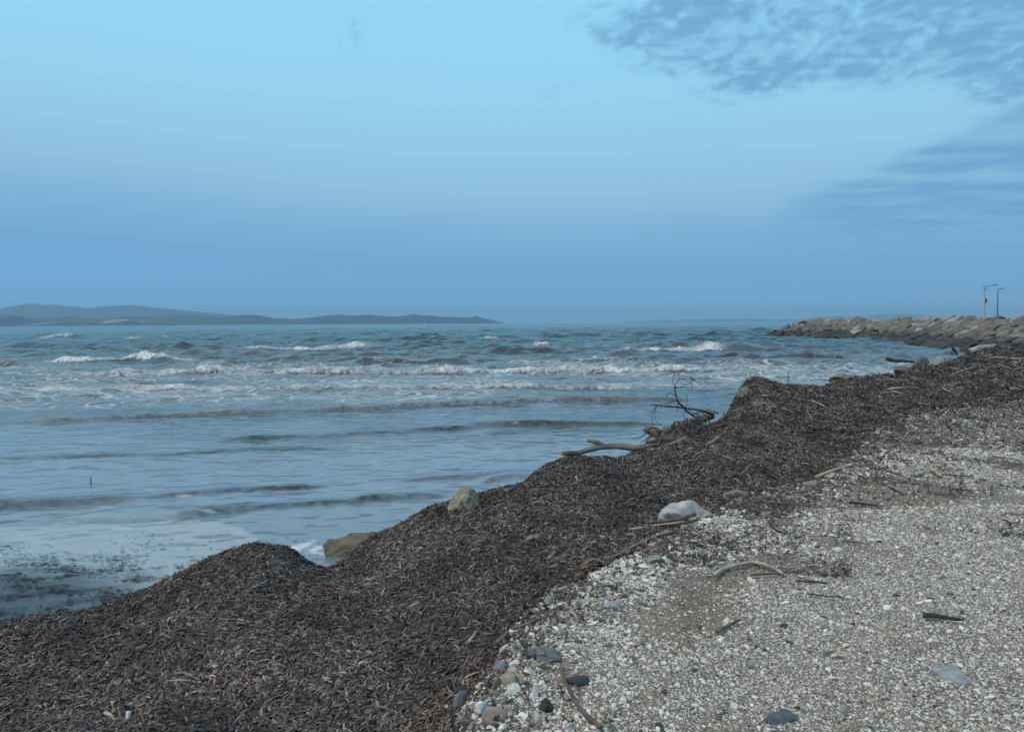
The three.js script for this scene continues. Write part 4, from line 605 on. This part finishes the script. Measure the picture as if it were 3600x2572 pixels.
const SAPLING = {"stem": [[2.47, 1.12, -10.2], [2.39, 1.17, -10.2], [2.31, 1.23, -10.2], [2.2, 1.35, -10.2], [2.17, 1.45, -10.2], [2.15, 1.53, -10.2]], "side_branch": [[[2.66, 1.18, -10.2], [2.51, 1.23, -10.2], [2.33, 1.26, -10.2], [2.17, 1.28, -10.2], [2.04, 1.29, -10.2], [1.92, 1.31, -10.2], [1.83, 1.31, -10.2]]], "twig": [[[2.15, 1.53, -10.2], [2.13, 1.61, -10.2], [2.13, 1.67, -10.2], [2.16, 1.74, -10.2], [2.21, 1.77, -10.2], [2.24, 1.76, -10.2]], [[2.15, 1.53, -10.2], [2.17, 1.59, -10.2], [2.21, 1.65, -10.2], [2.28, 1.68, -10.2], [2.36, 1.68, -10.2], [2.41, 1.65, -10.2]], [[2.15, 1.53, -10.2], [2.25, 1.55, -10.2], [2.32, 1.58, -10.2], [2.37, 1.61, -10.2], [2.42, 1.65, -10.2]], [[2.17, 1.59, -10.2], [2.21, 1.66, -10.2], [2.21, 1.73, -10.2]], [[2.16, 1.55, -10.2], [2.2, 1.54, -10.2], [2.25, 1.54, -10.2], [2.31, 1.54, -10.2], [2.35, 1.5, -10.2]], [[2.17, 1.43, -10.2], [2.09, 1.47, -10.2], [2.05, 1.43, -10.2], [2.03, 1.37, -10.2]], [[2.2, 1.35, -10.2], [2.13, 1.39, -10.2], [2.07, 1.37, -10.2], [2.05, 1.31, -10.2]], [[2.19, 1.37, -10.2], [2.11, 1.35, -10.2], [2.08, 1.31, -10.2], [2.13, 1.28, -10.2], [2.19, 1.27, -10.2]], [[2.2, 1.35, -10.2], [2.19, 1.27, -10.2], [2.18, 1.18, -10.2]], [[2.21, 1.34, -10.2], [2.28, 1.29, -10.2], [2.36, 1.23, -10.2], [2.47, 1.16, -10.2], [2.52, 1.15, -10.2]], [[2.31, 1.45, -10.2], [2.32, 1.37, -10.2], [2.31, 1.3, -10.2], [2.25, 1.26, -10.2]], [[1.92, 1.31, -10.2], [1.9, 1.25, -10.2], [1.88, 1.18, -10.2], [1.91, 1.1, -10.2], [1.98, 1.04, -10.2]], [[1.91, 1.3, -10.2], [1.86, 1.22, -10.2], [1.84, 1.16, -10.2], [1.86, 1.08, -10.2], [1.88, 1.01, -10.2]], [[1.92, 1.31, -10.2], [1.97, 1.28, -10.2], [1.99, 1.3, -10.2]], [[2.36, 1.68, -10.2], [2.38, 1.63, -10.2], [2.38, 1.54, -10.2], [2.38, 1.46, -10.2]], [[2.41, 1.65, -10.2], [2.42, 1.63, -10.2], [2.38, 1.66, -10.2]], [[2.2, 1.41, -10.2], [2.25, 1.38, -10.2], [2.29, 1.39, -10.2]], [[2.31, 1.23, -10.2], [2.27, 1.18, -10.2], [2.29, 1.15, -10.2]], [[1.6, 0.85, -10.2], [1.67, 0.88, -10.2], [1.77, 0.91, -10.2]]]};
const ROOT_HEAP = [1.99, 1.03, -9.35];
// ---------------------------------------------------------------- single stones
for (const [name, label, category, x, z, sx, sy, sz, turn, c, set, v, water] of STONES) {
  const geo = set === 'S' ? SMOOTH[v % 6] : set === 'R' ? RUGGED[v % 4] : set === 'K' ? BLOCK[v % 2] : BOULDER[v % 10], base = water === null ? landHeight(x, z - sz * 0.6) : -0.02;
  const m = mesh(name, geo, rockMat(...c)); m.position.set(x, base + sy * (category === 'stone' || category === 'lump' ? 0.02 : 0.18), z - sz * 0.75); m.rotation.set(rr(-0.1, 0.1), turn, rr(-0.1, 0.1)); { const k = set === 'S' || set === 'K' ? 1.08 : 1.22; m.scale.set(sx * k, sy * k, sz * k); }
  tag(m, label, category);
}
// cobbles a hand could hold, spread over the gravel
{
  seed(3131);
  const kinds = [['pale_cobble', 'cream white limestone cobble bedded in the gravel', 'pale cobbles in the gravel', [0.68, 0.62, 0.54], 76], ['grey_cobble', 'plain mid grey cobble bedded in the gravel', 'grey cobbles in the gravel', [0.26, 0.25, 0.235], 28], ['dark_cobble', 'nearly black cobble bedded in the gravel', 'dark cobbles in the gravel', [0.085, 0.088, 0.095], 20], ['tan_cobble', 'sandy tan cobble bedded in the gravel', 'tan cobbles in the gravel', [0.36, 0.28, 0.2], 22], ['red_cobble', 'dull red cobble bedded in the gravel', 'red cobbles in the gravel', [0.25, 0.13, 0.1], 8]];
  for (const [name, label, grp, c, n] of kinds) {
    let k = 0, tries = 0;
    while (k < n && tries++ < 4000) {
      const d = Math.sqrt(rr(3.0 ** 2, 9 ** 2)), a = rr(-9, 34) * Math.PI / 180, x = Math.sin(a) * d, z = -Math.cos(a) * d, e = weedEdge(x, z);
      if (e > -0.02 || rnd() > 0.06 + Math.exp(e * 3.2) || (d > 6 && rnd() < 0.5)) continue;
      const s = rr(0.011, 0.023) * (0.8 + 0.6 * Math.exp(e * 3)), v = rr(0.8, 1.15), m = mesh(name, COBBLE[k % 6], rockMat(...c.map(q => Math.round(q * [0.85, 1, 1.12][k % 3] * 1000) / 1000)));
      m.position.set(x, landHeight(x, z) + s * 0.25, z); m.rotation.set(rr(-0.4, 0.4), rr(0, 6.28), rr(-0.4, 0.4)); m.scale.set(s * rr(1, 1.5), s * rr(0.6, 0.85), s * rr(0.8, 1.1)); tag(m, label, 'cobble', grp); k++;
    }
  }
}
// ---------------------------------------------------------------- sticks, logs and twigs
WOOD.white = std(0.72, 0.72, 0.7);
for (const [name, label, category, mat, r0, r1, pts] of STICKS) {
  const p = pts.map(([x, y, z]) => [x, y === null ? landHeight(x, z) + Math.max(r0, r1) * 0.9 + 0.016 : y, z]);
  const m = mesh(name, limbGeometry(p, r0, r1, { seed: p[0][0] * 7, bump: 0.22 }), WOOD[mat]); tag(m, label, category);
}
{
  const f = group('forked_branch'); tag(f, 'forked grey driftwood branch reaching out over the water', 'branch');
  mesh('stem', limbGeometry(FORKED.stem, 0.045, 0.022, { seg: 30, sides: 9 }), WOOD.grey, f); mesh('fork', limbGeometry(FORKED.fork, 0.03, 0.022, { sides: 8 }), WOOD.grey, f); mesh('prong', limbGeometry(FORKED.prong, 0.03, 0.026, { sides: 8 }), WOOD.brown, f);
  const s = group('dead_sapling'); tag(s, 'leafless black sapling with curled twigs on the drift heap', 'sapling');
  mesh('stem', limbGeometry(SAPLING.stem, 0.015, 0.008, { seg: 24 }), WOOD.black, s);
  for (const b of SAPLING.side_branch) mesh('branch', limbGeometry(b, 0.015, 0.006, { seg: 20 }), WOOD.black, s);
  for (const t of SAPLING.twig) mesh('twig', limbGeometry(t, 0.0048, 0.0026, { seg: 14, sides: 5 }), WOOD.black, s);
}
// matted roots: a heap hung with root fibres
{
  const [x, y, z] = ROOT_HEAP, r = group('root_heap', x, y, z); tag(r, 'tangled dark root heap with fibres hanging over the water', 'root heap'); seed(66);
  const core = SMOOTH[2].clone(); core.scale(0.38, 0.17, 0.26); core.rotateZ(0.35); mesh('root_mass', core, rockMat(0.1, 0.078, 0.062), r);
  for (let i = 0; i < 110; i++) { const a = rr(-2.9, 0.3), q = rr(0.15, 0.34), px = Math.cos(a) * q, pz = -Math.sin(a) * q * 0.7, py = 0.1 + px * 0.3 + rr(-0.05, 0.08); const L = rr(0.1, 0.26), dx = rr(-0.12, 0.12); mesh('root', limbGeometry([[px * 0.8, py, pz * 0.8], [px + dx * 0.4, py + 0.01, pz], [px * 1.06 + dx, py - L * 0.6, pz * 1.05], [px * 1.1 + dx * 1.5, py - L, pz * 1.08]], rr(0.004, 0.01), 0.003, { seg: 7, sides: 5 }), rnd() < 0.25 ? WOOD.grey : rnd() < 0.5 ? WOOD.brown : WOOD.dark, r); }
  const bb = SMOOTH[4]; const m = mesh('boulder', bb, rockMat(0.15, 0.1, 0.07)); m.position.set(x + 0.08, y - 0.31, z - 0.5); m.scale.set(0.16, 0.4, 0.16); tag(m, 'rusty brown boulder behind the root heap', 'boulder');
}
// loose sticks over the far seaweed and the gravel edge
{
  seed(515);
  const sets = [['bleached_twig', 'thin bleached twig lying loose on the dark seaweed', 'bleached twigs on the seaweed', 'pale', 70, 7.5, 30, 3, 36, 0.25, 6], ['grey_twig', 'thin grey twig lying loose on the dark seaweed', 'grey twigs on the seaweed', 'grey', 40, 6, 26, 0, 36, 0.2, 6], ['gravel_twig', 'thin brown twig lying loose on the gravel', 'brown twigs on the gravel', 'brown', 14, 4.6, 11, 4, 34, -1.6, -0.05], ['dark_twig', 'short dark twig lying loose on the gravel', 'dark twigs on the gravel', 'dark', 6, 4, 9, 4, 34, -2.6, -0.1]];
  for (const [name, label, grp, mat, n, d0, d1, a0, a1, e0, e1] of sets) {
    let k = 0, tries = 0;
    while (k < n && tries++ < 5000) {
      const d = lerp(d0, d1, Math.pow(rnd(), 1.2)), a = rr(a0, a1) * Math.PI / 180, x = Math.sin(a) * d, z = -Math.cos(a) * d, e = seaweedDepth(x, z), h = landHeight(x, z);
      if (e < e0 || e > e1 || h < 0.6) continue;
      const L = rr(0.12, 0.42) * (d > 12 ? 1.5 : 0.8), yaw = rr(-0.6, 0.6) + (rnd() < 0.25 ? 1.3 : 0), r = rr(0.0035, 0.007) * (d > 12 ? 2 : 1.15), pts = [];
      for (let i = -1; i <= 1; i++) { const qx = x + Math.cos(yaw) * L * i / 2 + rr(-0.02, 0.02), qz = z + Math.sin(yaw) * L * i / 2 + rr(-0.03, 0.03); pts.push([qx, landHeight(qx, qz) + r + 0.016 + (d > 10 ? 0.03 : 0), qz]); }
      tag(mesh(name, limbGeometry(pts, r, r * 0.6, { seg: 6, sides: 5, seed: k }), WOOD[mat]), label, 'twig', grp); k++;
    }
  }
  // broken drift wood standing on the far crest
  for (const [x, z, label] of [[7.9, -17.2, 'splintered drift wood standing up from far seaweed crest'], [12.3, -24.5, 'drift wood splinters beside the far dark boulders']]) {
    const y = landHeight(x, z), g = group('splintered_wood', x, y, z); tag(g, label, 'drift wood');
    mesh('stump', limbGeometry([[-0.12, -0.02, 0], [0.02, 0.08, 0], [0.3, 0.12, 0.02]], 0.06, 0.035), WOOD.brown, g);
    for (const [dx, dy, L] of [[-0.16, 0.3, 0], [-0.05, 0.26, 0], [0.42, 0.27, 0], [0.2, 0.16, 0]]) mesh('splinter', limbGeometry([[0.02, 0.03, 0], [dx * 0.6, dy * 0.55, 0.03], [dx, dy, 0.02]], 0.022, 0.01, { sides: 5 }), dx > 0.3 ? WOOD.tan : WOOD.brown, g);
  }
}
renderer.render(scene, camera);
